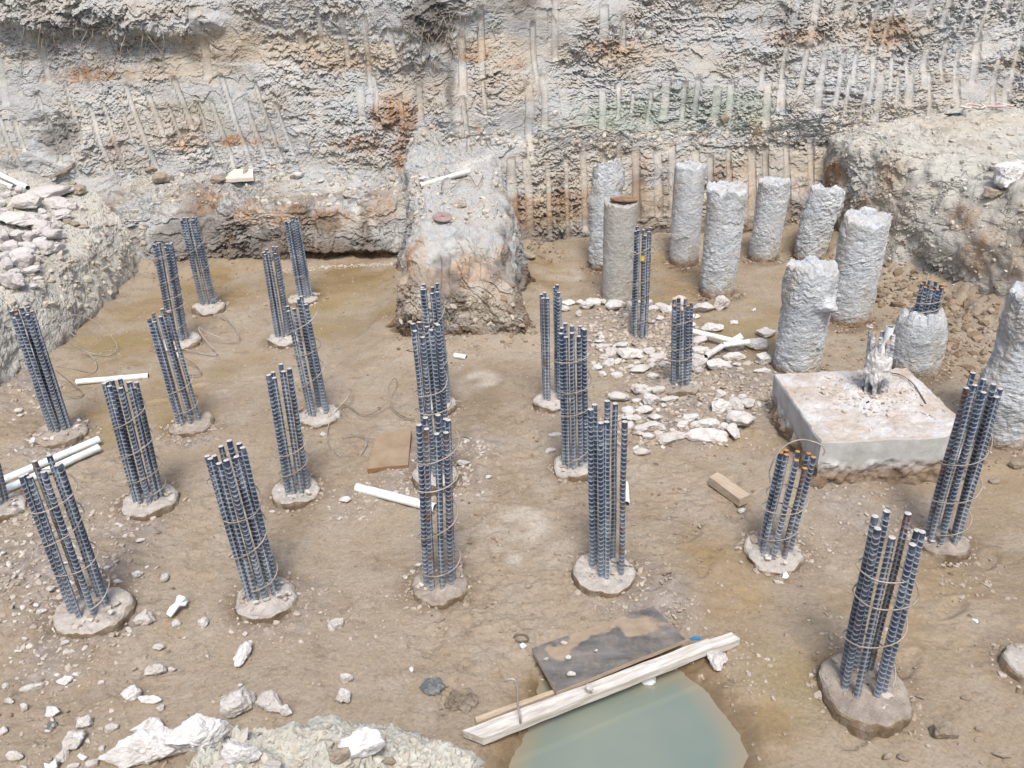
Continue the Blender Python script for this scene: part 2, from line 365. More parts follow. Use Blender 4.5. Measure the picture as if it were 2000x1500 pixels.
M_DARKPLATE = plain('dark_plate', (0.035, 0.03, 0.028), (0.10, 0.07, 0.05), 9, 0.6)
M_REDDISC = plain('brown_disc', (0.235, 0.16, 0.145), (0.33, 0.245, 0.225), 9, 0.75)
M_FOAM = plain('white_plastic', (0.66, 0.71, 0.70), (0.80, 0.83, 0.82), 8, 0.55)
M_BLUE = plain('blue_plastic', (0.03, 0.22, 0.50), (0.10, 0.38, 0.66), 20, 0.4)
M_RAG = plain('dark_cloth', (0.025, 0.032, 0.042), (0.10, 0.12, 0.14), 14, 0.9, bump=0.01)
M_PINK = plain('faded_pink_ribbon', (0.55, 0.38, 0.36), (0.64, 0.58, 0.55), 9, 0.85)
M_YELLOW = plain('yellow_tape', (0.62, 0.42, 0.04), (0.72, 0.52, 0.08), 9, 0.6)
M_ROOT = plain('dry_roots', (0.16, 0.125, 0.09), (0.38, 0.33, 0.27), 5, 0.9)
M_GREYCLAY = plain('wet_grey_clay', (0.10, 0.112, 0.115), (0.17, 0.18, 0.175), 12, 0.42, spec=0.5, bump=0.01)
M_BROWNCLAY = plain('wet_brown_clay', (0.14, 0.11, 0.08), (0.25, 0.205, 0.155), 12, 0.6, spec=0.4, bump=0.02)

def board_material():
    t = NT('black_film_board'); p = t.pos()
    c = t.ramp(t.noise(t.pos((1.2, 5, 1)), 2.0, 5), [(0.35, (0.085, 0.082, 0.08)), (0.65, (0.185, 0.178, 0.17))])
    c = t.mix(t.math('MULTIPLY', t.ramp(t.noise(p, 7, 6, 0.75), [(0.47, 0.0), (0.62, 1.0)]), 0.5), c, (0.27, 0.225, 0.175))
    c = t.mix(t.math('MULTIPLY', t.attr('mudmask'), 0.85), c, t.ramp(t.noise(p, 12, 4), [(0.35, (0.29, 0.22, 0.15)), (0.65, (0.38, 0.30, 0.215))]))
    n = t.bump(t.noise(p, 40, 4, 0.7), 0.006, 0.7)
    return t.out(c, 0.72, n)
M_BOARD = board_material()
def water_material():
    t = NT('murky_water'); p = t.pos()
    d = t.attr('deep')
    deep = t.ramp(t.noise(p, 0.9, 3), [(0.35, (0.165, 0.205, 0.18)), (0.65, (0.21, 0.24, 0.195))])
    c = t.mix(t.ramp(d, [(0.0, 0.0), (0.45, 1.0)]), (0.26, 0.225, 0.155), deep)
    n = t.bump(t.noise(p, 5, 2), 0.004, 0.4)
    return t.out(c, 0.03, n, spec=0.7)
M_WATER = water_material()

# ------------------------------------------------------------------ the ground
POND = np.array([at(*q)[:2] for q in [(985, 1560), (1003, 1470), (1015, 1425), (1060, 1325), (1120, 1295), (1230, 1310), (1330, 1290), (1375, 1325), (1410, 1372), (1438, 1415), (1450, 1455), (1446, 1500), (1450, 1580), (1350, 1700), (1100, 1700)]])
def poly_dist(X, Y, poly):                  # signed distance, positive inside
    d = np.full(X.shape, 1e9); inside = np.zeros(X.shape, bool); n = len(poly)
    for i in range(n):
        a = poly[i]; b = poly[(i + 1) % n]; e = b - a
        tt = np.clip(((X - a[0]) * e[0] + (Y - a[1]) * e[1]) / (e @ e), 0, 1)
        d = np.minimum(d, np.hypot(X - a[0] - tt * e[0], Y - a[1] - tt * e[1]))
        c = ((a[1] > Y) != (b[1] > Y)) & (X < (b[0] - a[0]) * (Y - a[1]) / (b[1] - a[1] + 1e-12) + a[0])
        inside ^= c
    return np.where(inside, d, -d)
def blobs(X, Y, lst):
    r = np.zeros(X.shape)
    for px, py, rad, k in lst:
        c = at(px, py); r = np.maximum(r, k * (1 - sst(0.45, 1.0, np.hypot(X - c[0], (Y - c[1])) / rad)))
    return r
WET = [(250, 690, 1.0, .9), (330, 600, 1.0, .8), (450, 560, 1.2, .9), (660, 560, 1.2, 1), (720, 610, .8, .8), (250, 820, .8, .8), (330, 860, .5, .6), (640, 650, .6, .8),
       (1090, 540, .9, .9), (1300, 540, 1.2, 1), (1450, 620, 1.0, .9), (1290, 590, .7, 1), (1470, 670, .7, .9), (1400, 1130, .6, .7), (1560, 1230, .7, .5), (1920, 950, .8, .5), (1480, 900, .6, .5),
       (1900, 1220, .9, .5), (1500, 1450, .4, .8), (1850, 1440, .5, .7), (1560, 560, .8, .5), (300, 780, .7, .7), (480, 720, .6, .5), (1240, 860, .4, .5)]
OLIVE = [(640, 620, .7, 1), (220, 660, .7, .8), (1460, 650, .6, .9), (1600, 1330, .5, .5), (260, 840, .5, .6)]
DEBRIS = [(1300, 700, .9, .8), (1220, 640, .8, .9), (1340, 800, .9, .9), (120, 1080, .9, .8), (60, 1150, .7, .8), (160, 1260, .5, .7), (850, 930, .6, .9), (1480, 740, .6, .8), (1560, 800, .4, .8),
          (920, 880, .4, .8), (200, 900, .3, .5), (1250, 1170, .5, .6), (560, 1190, .4, .6), (1840, 640, .8, .4), (700, 990, .3, .7), (1700, 990, .6, .6), (380, 850, .3, .8), (100, 860, .5, .9), (0, 780, .6, .8)]
PALE = [(1005, 1030, .32, .65), (990, 1080, .18, .5), (1110, 535, .28, .5), (940, 740, .25, .5), (1120, 1090, .3, .25)]
BOOTS = []
for (x0_, y0_), (x1_, y1_), k_ in (((-2.6, 2.9), (-1.7, 7.6), 13), ((-.55, 3.3), (.35, 7.4), 12), ((.9, 3.9), (1.9, 5.4), 6), ((-3.6, 7.2), (-.6, 7.9), 9), ((1.7, 3.0), (3.4, 4.6), 7), ((1.6, 8.6), (3.2, 9.6), 6)):
    hd_ = math.atan2(y1_ - y0_, x1_ - x0_)
    for i_ in range(k_):
        t_ = (i_ + random.uniform(-.25, .25)) / k_; s_ = .11 * (1 if i_ % 2 else -1)
        BOOTS.append((x0_ + (x1_ - x0_) * t_ - s_ * math.sin(hd_) + random.uniform(-.05, .05), y0_ + (y1_ - y0_) * t_ + s_ * math.cos(hd_), hd_ + random.uniform(-.25, .25) + (0 if i_ % 2 else .1)))
def ground_height(X, Y):
    P = np.stack([X, Y, 0 * X], -1)
    wet = blobs(X, Y, WET)
    rgh = sst(-.25, .45, fbm(P * .8 + 5, 4, 25))
    z = 0.030 * fbm(P * 0.9, 3, 5) + (1 - .85 * wet) * (0.010 * fbm(P * 3, 3, 9) + rgh * (.012 * fbm(P * 12, 4, 10, .65) + .014 * np.maximum(0, fbm(P * 20, 2, 15) - .15)) + .004 * fbm(P * 26, 2, 3))
    deb = blobs(X, Y, DEBRIS)
    z = z + deb * (0.02 + 0.016 * fbm(P * 13, 3, 21))
    if len(X) > 100000:
        for bx, by, ba in BOOTS:
            m = (np.abs(X - bx) < .25) & (np.abs(Y - by) < .25)
            if m.any():
                dx, dy = X[m] - bx, Y[m] - by; u = dx * math.cos(ba) + dy * math.sin(ba); v = -dx * math.sin(ba) + dy * math.cos(ba)
                q = np.sqrt((u / .145) ** 2 + (v / (.056 - .012 * np.clip(-u / .14, -1, 1))) ** 2)
                z[m] += -.017 * sst(1.08, .8, q) + .007 * np.exp(-((q - 1.2) / .16) ** 2) + .003 * sst(1, .8, q) * np.sign(np.sin(u * 180))
    # soil creeping up the feet of the slopes and of the ridge
    z = z + 0.10 * sst(-4.75, -5.4, X + .15 * fbm(P * 2, 2, 3)) + 0.10 * sst(10.9, 11.4, Y + .12 * fbm(P * 2, 2, 4)) * (X < 4.7) * (1 - .6 * sst(-3.3, -3.0, X) * sst(-1.2, -1.4, X))
    edge = np.interp(Y, [4, 6.5, 7.8, 8.9, 9.7, 11.4], [6.3, 5.9, 5.5, 5.25, 4.8, 4.6])
    z = z + 0.22 * sst(-0.95, 0.1, X - edge + .2 * fbm(P * 2, 3, 6)) * (1 + .3 * fbm(P * 7, 3, 8))
    dm = np.maximum(np.maximum(-1.4 - X, X - 0.3), 8.15 - Y)
    z = z + 0.09 * (1 - sst(0, 0.35, dm + .1 * fbm(P * 3, 2, 2)))
    # the block of the pile cap stands on a small plinth of soil
    pd = poly_dist(X, Y, POND) + 0.06 * fbm(P * 2.2, 5, 31)
    z = z - 0.42 * sst(-0.10, 0.38, pd) - 0.035 * sst(-0.35, 0.0, pd)
    return z, wet, deb
HEADS_PX = [(175, 1185, 134), (515, 1160, 122), (858, 1132, 108), (1186, 1108, 117), (1515, 1070, 112), (1840, 1048, 92), (1686, 1336, 165), (290, 972, 104), (580, 952, 95), (857, 922, 88), (1122, 905, 82), (118, 838, 96), (370, 824, 84), (622, 806, 78), (862, 786, 62), (1079, 778, 72), (350, 662, 76), (555, 657, 64), (408, 596, 60), (596, 577, 62),
            (1180, 520, 66), (1207, 580, 66), (1335, 510, 60), (1400, 570, 70), (1490, 505, 60), (1580, 505, 64), (1655, 622, 90), (1785, 720, 100), (1955, 856, 110), (2012, 1292, 110)]
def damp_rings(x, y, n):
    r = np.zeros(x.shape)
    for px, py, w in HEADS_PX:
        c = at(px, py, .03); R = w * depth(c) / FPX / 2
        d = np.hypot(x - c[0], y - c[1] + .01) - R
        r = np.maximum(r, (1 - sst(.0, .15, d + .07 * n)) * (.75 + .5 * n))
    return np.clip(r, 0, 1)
def build_ground():
    ys = [1.2]
    while ys[-1] < 12.2: ys.append(ys[-1] + max(0.011, 0.0021 * ys[-1]))
    ys = np.array(ys); xs = np.arange(-6.2, 6.9, 0.0195)
    xs = np.concatenate([[-14, -9, -7.2], xs, [7.6, 9, 14]]); ys = np.concatenate([[-12, -5, -1, .4], ys, [12.8, 13.6]])
    X, Y = np.meshgrid(xs, ys, indexing='ij'); x = X.ravel(); y = Y.ravel()
    z, wet, deb = ground_height(x, y)
    P = np.stack([x, y, z], -1)
    n1 = fbm(P * 2.2, 4, 41)
    at_ = {'wet': np.clip(wet * (0.75 + 0.9 * n1), 0, 1), 'debris': np.clip(deb * (0.7 + 1.0 * fbm(P * 4, 4, 43)), 0, .9),
           'olive': np.clip(blobs(x, y, OLIVE) * (.7 + n1), 0, 1), 'pale': np.clip(blobs(x, y, PALE) * (.8 + 1.2 * fbm(P * 5, 4, 44)), 0, .8)}
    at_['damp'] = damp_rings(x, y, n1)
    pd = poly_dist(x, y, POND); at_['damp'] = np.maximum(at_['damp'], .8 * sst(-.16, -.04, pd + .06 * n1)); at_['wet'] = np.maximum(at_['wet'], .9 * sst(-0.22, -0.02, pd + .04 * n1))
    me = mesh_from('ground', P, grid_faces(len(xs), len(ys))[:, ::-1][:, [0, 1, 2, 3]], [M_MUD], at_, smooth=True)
    me.flip_normals() if me.polygons[len(me.polygons) // 2].normal.z < 0 else None
    return tag(link('ground', me), kind='structure'), X.shape, P
ground, gshape, GP = build_ground()

# bodies for ray picking
BV, BF, BN = [], [], 0
def add_pick(P, shape, k=3):
    global BN
    G = P.reshape(shape[0], shape[1], 3)[::k, ::k]
    f = grid_faces(G.shape[0], G.shape[1]) + BN
    BV.append(G.reshape(-1, 3)); BF.append(f); BN += G.shape[0] * G.shape[1]
add_pick(GP, gshape, 5)

# pond
def build_pond():
    c = POND.mean(0); xs = np.linspace(POND[:, 0].min() - .3, POND[:, 0].max() + .3, 90); ys = np.linspace(POND[:, 1].min() - .3, POND[:, 1].max() + .3, 90)
    X, Y = np.meshgrid(xs, ys, indexing='ij'); d = poly_dist(X.ravel(), Y.ravel(), POND)
    f = grid_faces(90, 90); keep = (d[f] > -0.2).all(1)
    P = np.stack([X.ravel(), Y.ravel(), np.full(X.size, -0.075)], -1)
    me = mesh_from('pond_water', P, f[keep], [M_WATER], {'deep': np.clip((d + .02) / .35, 0, 1)}, smooth=True)
    if me.polygons[0].normal.z < 0: me.flip_normals()
    tag(link('pond_water', me), kind='structure')
build_pond()

# ------------------------------------------------------------------ the cut clay: lofted sheets displaced along their normals
def sheet(name, sections, du, dv, disp, mat, smooth_it=4, flip=False, pick=True, kind='structure'):
    Sx = np.asarray(sections, float)                         # (nu, nv, 3)
    nu, nv = Sx.shape[:2]
    def fine(L, d):
        out = [0.0]
        for i, l in enumerate(L):
            k = max(1, int(math.ceil(l / d))); out += list(i + np.arange(1, k + 1) / k)
        return np.array(out)
    Lu = np.linalg.norm(np.diff(Sx, axis=0), axis=2).max(1); Lv = np.linalg.norm(np.diff(Sx, axis=1), axis=2).max(0)
    tu = fine(Lu, du); tv = fine(Lv, dv)
    def interp(A, t, ax):
        i = np.minimum(t.astype(int), A.shape[ax] - 2); f = t - i
        sh = [1, 1, 1]; sh[ax] = -1; f = f.reshape(sh)
        return np.take(A, i, ax) * (1 - f) + np.take(A, i + 1, ax) * f
    G = interp(interp(Sx, tu, 0), tv, 1)
    for _ in range(smooth_it * 3):
        G[1:-1, 1:-1] = 0.2 * (G[1:-1, 1:-1] + G[:-2, 1:-1] + G[2:, 1:-1] + G[1:-1, :-2] + G[1:-1, 2:])
    def normals(G):
        a = np.gradient(G, axis=0); b = np.gradient(G, axis=1); n = np.cross(a, b); n /= np.linalg.norm(n, axis=2)[..., None] + 1e-9
        return -n if flip else n
    N = normals(G)
    U_ = np.interp(tu, np.arange(nu), np.concatenate([[0], np.cumsum(Lu)])); V_ = np.interp(tv, np.arange(nv), np.concatenate([[0], np.cumsum(Lv)]))
    Va = np.concatenate([np.zeros((G.shape[0], 1)), np.cumsum(np.linalg.norm(np.diff(G, axis=1), axis=2), axis=1)], 1)
    UV = np.stack([np.repeat(U_[:, None], G.shape[1], 1), Va], -1).reshape(-1, 2)
    P = G.reshape(-1, 3); n = N.reshape(-1, 3)
    d, fine_d, attrs = disp(P, UV, n)
    P2 = P + n * (d + fine_d)[:, None]
    steep = 1 - np.clip(n[:, 2], 0, 1)
    P2[:, 2] -= 0.65 * np.clip(fine_d, -.03, .08) * steep     # lumps droop, so they shade what is under them
    f = grid_faces(G.shape[0], G.shape[1])
    if flip: f = f[:, ::-1]
    for k in ('rust', 'tan', 'dark', 'green', 'groove', 'crack', 'mud'): attrs.setdefault(k, np.zeros(len(P)))
    me = mesh_from(name, P2, f, [mat], attrs, smooth=False)
    o = tag(link(name, me), kind=kind)
    if pick: add_pick(P2, G.shape[:2], 3)
    return o
def crumbs(P, UV, seed, soft):
    """fractured clay: big plates, small plates, grain; soft = 1 where a bucket tooth has smeared it flat"""
    w = np.stack([fbm(P * 3.0, 3, seed), fbm(P * 3.0 + 9, 3, seed + 1)], -1)
    q = UV + 0.10 * w
    h1, e1 = plates(q * np.array([3.6, 6.5]), seed + 2)
    h2, e2 = plates(q * np.array([9.5, 15.0]) + 3, seed + 3)
    h3_, e3 = plates((q + .03 * w) * np.array([24.0, 34.0]) + 7, seed + 4)
    lump = np.clip(0.6 + 1.1 * fbm(P * 1.3, 3, seed + 6), 0.15, 1.4)
    r = 0.014 * h1 + 0.015 * h2 * lump + 0.015 * h3_ * lump - 0.02 * (1 - sst(0, .10, e2)) * lump + 0.022 * fbm(P * 6, 3, seed + 7) * lump
    ly = fbm(P * np.array([2.2, 2.2, 19.0]) + 3 * w[:, :1], 3, seed + 9)
    r = r - 0.013 * (1 - sst(0, .14, e3)) * lump + 0.020 * np.tanh(ly * 2.5) * np.clip(lump, 0, 1)
    return r * (1 - 0.85 * soft)
def toothmarks(s, z, spacing, prob, z0, z1, seed, width=0.36, var=0.55):
    i = np.floor(s / spacing).astype(np.int64); zz = np.zeros_like(i)
    c = 0.5 + 0.36 * (h3(i, zz, zz, seed) - .5); f = s / spacing - i - c
    w = width * (0.6 + 0.6 * h3(i, zz + 1, zz, seed)) * 0.5
    a = z0 + (z1 - z0) * var * h3(i, zz + 2, zz, seed); b = z1 - (z1 - z0) * var * .7 * h3(i, zz + 3, zz, seed)
    on = (h3(i, zz + 4, zz, seed) < prob) * sst(a - .03, a + .05, z) * sst(b + .05, b - .05, z)
    prof = np.clip(1 - (f / w) ** 2, 0, 1)
    return on * sst(0, .15, prof), on * np.sqrt(prof)
def spots(P, lst, Yref, sc=3.0, seed=70):
    r = np.zeros(len(P)); n = fbm(P * sc, 4, seed)
    for px, py, rx, rz, k in lst:
        c = atY(px, py, Yref)
        d = np.sqrt(((P[:, 0] - c[0]) / rx) ** 2 + ((P[:, 2] - c[2]) / rz) ** 2) - 0.35 * n
        r = np.maximum(r, k * (1 - sst(0.5, 1.1, d)))
    return r

def disp_back(P, UV, N):
    x, z = P[:, 0], P[:, 2]
    jit = 0.018 * fbm(P * 2.0, 2, 90)
    soft = np.zeros(len(P)); prof = np.zeros(len(P))
    def add(g, reg):
        nonlocal soft, prof
        soft = np.maximum(soft, g[0] * reg); prof = np.maximum(prof, g[1] * reg)
    low = (z < 1.5); right = sst(-0.2, 0.1, x)
    add(toothmarks(x + jit * .6 + .02 * z, z, 0.268, 0.95, 0.02, 1.42, 1, 0.42, .25), right * sst(4.9, 4.6, x))
    add(toothmarks(x + jit, z, 0.24, 0.6, 0.16, 0.70, 2, 0.34), sst(-1.2, -1.6, x))
    add(toothmarks(x + jit + 0.22 * (z - 1.0), z, 0.23, 0.9, 1.0, 2.5, 3, 0.36, .5), sst(-2.6, -3.4, x + .4 * fbm(P, 2, 12)))
    add(toothmarks(x + jit - .04 * z + .07, z, 0.29, 0.85, 0.05, 1.5, 9, 0.46, .3), sst(-.9, -.5, x) * sst(.4, .1, x))
    add(toothmarks(x + jit + .05 * z, z, 0.30, 0.75, 1.2, 2.5, 4, 0.38), sst(-3.0, -2.4, x) * sst(1.2, .4, x))
    add(toothmarks(x + jit - 0.10 * z, z, 0.235, 0.85, 1.5, 2.2, 5, 0.46, .35), sst(1.0, 1.5, x))
    add(toothmarks(x + jit - 0.18 * (z - 2), z, 0.26, 0.95, 1.66, 2.62, 6, 0.36, .4), sst(3.2, 3.8, x))
    add(toothmarks(x + jit - 0.20 * (z - 2) + .1, z, 0.27, 0.9, 2.4, 3.7, 7, 0.36, .4), sst(3.9, 4.6, x))
    add(toothmarks(x + jit, z, 0.34, 0.5, 2.1, 3.4, 8, 0.34), sst(3.0, 2.4, x))
    rough_lip = np.exp(-((z - np.where(x > -.9, 1.47, 0.85)) / 0.16) ** 2)
    smooth_patch = sst(0.15, 0.5, fbm(P * 0.8, 3, 55)) * 0.5 * (z > 1.6)
    soft_all = np.clip(soft + smooth_patch, 0, 1)
    fine = crumbs(P, UV, 100, soft_all) * (1 + 0.25 * rough_lip + .35 * (z < .8) * sst(-1.2, -1.7, x))
    ov = spots(P, [(230, 40, 1.3, .35, 1.0), (60, 20, .9, .45, 1.0)], 12.6, 2.0)           # overhanging lumps up on the left
    ov2 = spots(P, [(840, 60, .55, .45, 1.0), (870, 20, .5, .3, .8), (1570, 60, .4, .2, .7)], 12.6, 2.5)
    hol = spots(P, [(90, 275, .45, .35, 1.0)], 12.3, 2.0)
    big = 0.13 * fbm(P * 0.8, 4, 60) + 0.05 * np.sin(z * 4.2 + 1.5 * fbm(P * .7, 2, 61)) * sst(.9, 1.6, z) + 0.22 * ov + 0.08 * ov2 - 0.16 * hol * (1 + .5 * fbm(P * 4, 3, 67))
    strip = sst(-3.4, -3.0, x) * sst(-1.2, -1.5, x) * (1 - sst(0.13, 0.18, z + .02 * fbm(P * 5, 2, 3)))
    big = big - 0.042 * prof - 0.15 * strip
    fine = fine * (1 + 0.5 * ov + .7 * ov2) + 0.05 * (ov + ov2) * fbm(P * 5, 3, 66)
    n2 = fbm(P * 1.6, 4, 77)
    rust = spots(P, [(130, 155, .75, .13, 1), (770, 235, .42, .45, 1), (790, 300, .30, .35, .9), (700, 285, .5, .16, .7), (930, 105, .28, .14, .9), (1000, 125, .3, .1, .7), (1210, 95, .45, .16, .55), (1130, 390, .9, .22, .9), (1040, 400, .5, .2, .9), (1250, 380, .4, .3, .6),
                         (1430, 330, .25, .25, .7), (1480, 420, .6, .2, .5), (400, 400, .8, .34, 1), (560, 430, .9, .34, 1), (700, 430, .7, .28, 1), (480, 470, .6, .2, .8), (350, 290, .3, .15, .5), (470, 285, .5, .1, .8), (1640, 350, .4, .3, .8), (1560, 75, .5, .12, .6), (1760, 60, .5, .2, .6), (620, 130, .8, .14, .4), (220, 300, .3, .3, .4)], 12.2)
    tan = spots(P, [(480, 100, 1.4, .25, .55), (330, 140, 1.0, .2, .4), (700, 110, .7, .25, .6), (950, 95, .8, .25, .5), (1250, 110, 1.1, .25, .45), (1150, 300, 1.8, .35, .35), (1500, 300, 1.2, .35, .35), (580, 410, 1.6, .25, .35), (1250, 380, 2.2, .45, .5), (900, 170, 1.2, .4, .35), (300, 250, 1.3, .4, .35), (1750, 200, 1, .2, .3), (1650, 60, .8, .3, .35)], 12.4, 2.0)
    green = spots(P, [(1230, 225, 1.1, .28, .9), (1400, 215, .9, .3, .8), (1330, 190, .8, .2, .6), (370, 215, .6, .2, .4)], 12.4, 2.0)
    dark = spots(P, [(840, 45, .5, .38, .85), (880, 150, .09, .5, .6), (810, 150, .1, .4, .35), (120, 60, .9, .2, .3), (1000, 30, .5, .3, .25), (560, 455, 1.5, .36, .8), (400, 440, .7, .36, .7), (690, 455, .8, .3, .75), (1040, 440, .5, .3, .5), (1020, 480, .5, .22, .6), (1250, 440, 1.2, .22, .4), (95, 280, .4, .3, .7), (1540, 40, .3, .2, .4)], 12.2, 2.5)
    lowl = sst(1.0, .8, z) * sst(-1.0, -1.5, x)
    rust = np.maximum(rust * (1 - lowl), lowl * spots(P, [(385, 400, .35, .2, 1), (470, 420, .35, .16, .8), (555, 425, .4, .2, .9), (650, 425, .4, .16, .9), (740, 410, .3, .2, .6), (500, 480, .5, .12, .5)], 11.5))
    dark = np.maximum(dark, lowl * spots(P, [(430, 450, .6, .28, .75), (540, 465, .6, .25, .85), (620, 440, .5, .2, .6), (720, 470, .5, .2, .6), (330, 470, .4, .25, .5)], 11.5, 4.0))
    mud_l = lowl * 0.55 * sst(-.2, .4, fbm(P * np.array([4, 4, 1.2]), 4, 97))
    lowr = sst(1.35, 1.2, z) * right
    rust = np.maximum(rust, lowr * spots(P, [(1030, 395, .4, .22, .9), (1110, 385, .5, .22, .9), (1190, 400, .3, .2, .6), (1250, 345, .2, .35, .6), (1420, 340, .3, .25, .7), (1490, 390, .4, .25, .6), (1570, 370, .35, .3, .6)], 11.8))
    mud_r = lowr * 0.45 * sst(-.1, .5, fbm(P * np.array([5, 5, 1.0]) + 3, 4, 98)) * sst(1.3, .7, z)
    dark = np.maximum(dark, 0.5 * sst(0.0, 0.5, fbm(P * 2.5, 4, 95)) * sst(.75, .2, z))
    mud = np.maximum(np.maximum(strip, np.maximum(mud_l, mud_r)), 0.7 * sst(0.42, 0.0, z + .2 * n2))
    fine = fine + (sst(.95, .7, z) * sst(-1.2, -1.6, x)) * (.028 * fbm(P * 7, 4, 68, .65) + .012 * fbm(P * np.array([22, 22, 5]), 3, 69))
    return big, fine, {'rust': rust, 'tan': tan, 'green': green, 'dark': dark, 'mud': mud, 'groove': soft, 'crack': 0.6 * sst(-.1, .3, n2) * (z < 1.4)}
def back_sections():
    out = []
    for x in (-9.8, -6.6, -5.4, -4.4, -3.0, -1.7, -1.1, -0.6, 0.0, 1.2, 2.4, 3.6, 4.7, 5.4, 7.5, 9.8):
        k = float(sst(-1.5, -0.5, x)); yb = float(np.interp(x, [-5.3, -4.5, -3, -1.5, 0, 1.2, 2.4, 4.7, 6, 9], [11.3, 11.4, 11.25, 11.12, 11.25, 11.55, 11.65, 11.4, 11.5, 11.6]))
        L = [(0, -.25), (.03, 0.12), (.10, .40), (.22, .72), (.75, .92), (1.15, 1.08), (1.38, 2.2), (1.55, 3.3), (1.75, 4.6), (2.3, 4.75)]
        R = [(0, -.25), (.04, .15), (.12, .60), (.34, 1.34), (.44, 1.46), (.55, 1.60), (.80, 2.3), (1.10, 3.3), (1.35, 4.6), (1.9, 4.75)]
        out.append([(x, yb + (1 - k) * a[0] + k * b[0], (1 - k) * a[1] + k * b[1]) for a, b in zip(L, R)])
    return out
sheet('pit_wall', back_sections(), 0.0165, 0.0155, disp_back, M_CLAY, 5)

def disp_left(P, UV, N):
    x, y, z = P.T
    up = sst(0.45, .8, z + .15 * fbm(P * 1.5, 3, 7))
    soft = (1 - up) * 0.55
    fine = crumbs(P, UV, 140, np.clip(soft, 0, 1)) * (0.65 - .05 * up)
    big = 0.10 * fbm(P * 0.9, 4, 141) + .05 * fbm(P * 3, 3, 142)
    n2 = fbm(P * 2, 3, 143)
    return big, fine, {'mud': 0.5 * sst(.18, .0, z + .06 * n2), 'dark': 0.25 * sst(.2, .5, n2), 'groove': soft * .5, 'crack': 0.4 * sst(0, .3, n2)}
sec = []
for y, x0 in ((3.5, -5.6), (6.0, -5.25), (7.4, -5.12), (8.7, -5.15), (10.2, -5.22), (11.2, -5.3), (12.9, -5.4)):
    sec.append([(x0 + .05, y, -.25), (x0, y, .10), (x0 - .08, y, .40), (x0 - .22, y, .66), (x0 - .55, y, .82), (x0 - 1.1, y, 1.02), (x0 - 1.9, y, 1.22), (x0 - 3.0, y, 1.32), (x0 - 5.0, y, 1.4)])
sheet('left_bank', sec, 0.02, 0.02, disp_left, M_BANK, 4, flip=False)

def disp_right(P, UV, N):
    x, y, z = P.T
    flat = sst(1.40, 1.58, z)
    n2 = fbm(P * 1.3, 3, 153)
    soft = np.clip(sst(-.1, .4, n2) * .75 * (1 - flat), 0, 1)
    fine = crumbs(P, UV, 150, soft) * (0.95 - .30 * flat)
    big = 0.11 * fbm(P * 0.9, 4, 151) + .06 * fbm(P * 3, 3, 152) * (1 - .5 * flat)
    def s3(lst):
        r = np.zeros(len(P)); nn = fbm(P * 3, 4, 71)
        for c, rad, k in lst: r = np.maximum(r, k * (1 - sst(.5, 1.1, np.linalg.norm(P - np.array(c), axis=1) / rad - .35 * nn)))
        return r
    rust = s3([((4.75, 11.2, .9), .38, 1), ((4.95, 10.2, 1.1), .25, .6), ((5.15, 8.9, .95), .32, 1), ((5.35, 8.6, .7), .3, .7), ((5.5, 8.0, .8), .4, .5), ((4.75, 10.3, .7), .3, .7)])
    tan = s3([((4.9, 10.0, .8), .55, .35), ((5.4, 8.3, .8), .6, .3), ((4.75, 10.8, .5), .5, .3), ((6.2, 11.0, 1.6), .8, .3)])
    return big, fine, {'rust': rust, 'tan': tan, 'dark': .3 * sst(.25, .6, fbm(P * 3, 3, 155)), 'mud': .5 * sst(.25, .05, z + .2 * n2), 'groove': soft * .5, 'crack': .8 * np.clip(soft * 1.3, 0, 1) * (1 - flat)}
sec = []
for y, x0 in ((2.5, 6.7), (4, 6.35), (6.5, 5.9), (7.8, 5.5), (8.9, 5.2), (9.7, 4.74), (10.6, 4.62), (11.3, 4.6), (11.9, 4.6), (12.9, 4.6)):
    k = float(sst(9.2, 11.2, y))
    A_ = [(-.1, -.25), (0, .10), (.07, .5), (.20, .95), (.42, 1.30), (.85, 1.52), (1.6, 1.62), (3.4, 1.68), (5.5, 1.75)]
    B_ = [(-.1, -.25), (0, .10), (.02, .5), (.04, 1.0), (.07, 1.38), (.30, 1.50), (1.2, 1.58), (3.4, 1.66), (5.5, 1.75)]
    sec.append([(x0 + (1 - k) * a[0] + k * b[0], y, (1 - k) * a[1] + k * b[1]) for a, b in zip(A_, B_)])
sheet('right_bank', sec, 0.02, 0.0185, disp_right, M_BANK, 4, flip=True)

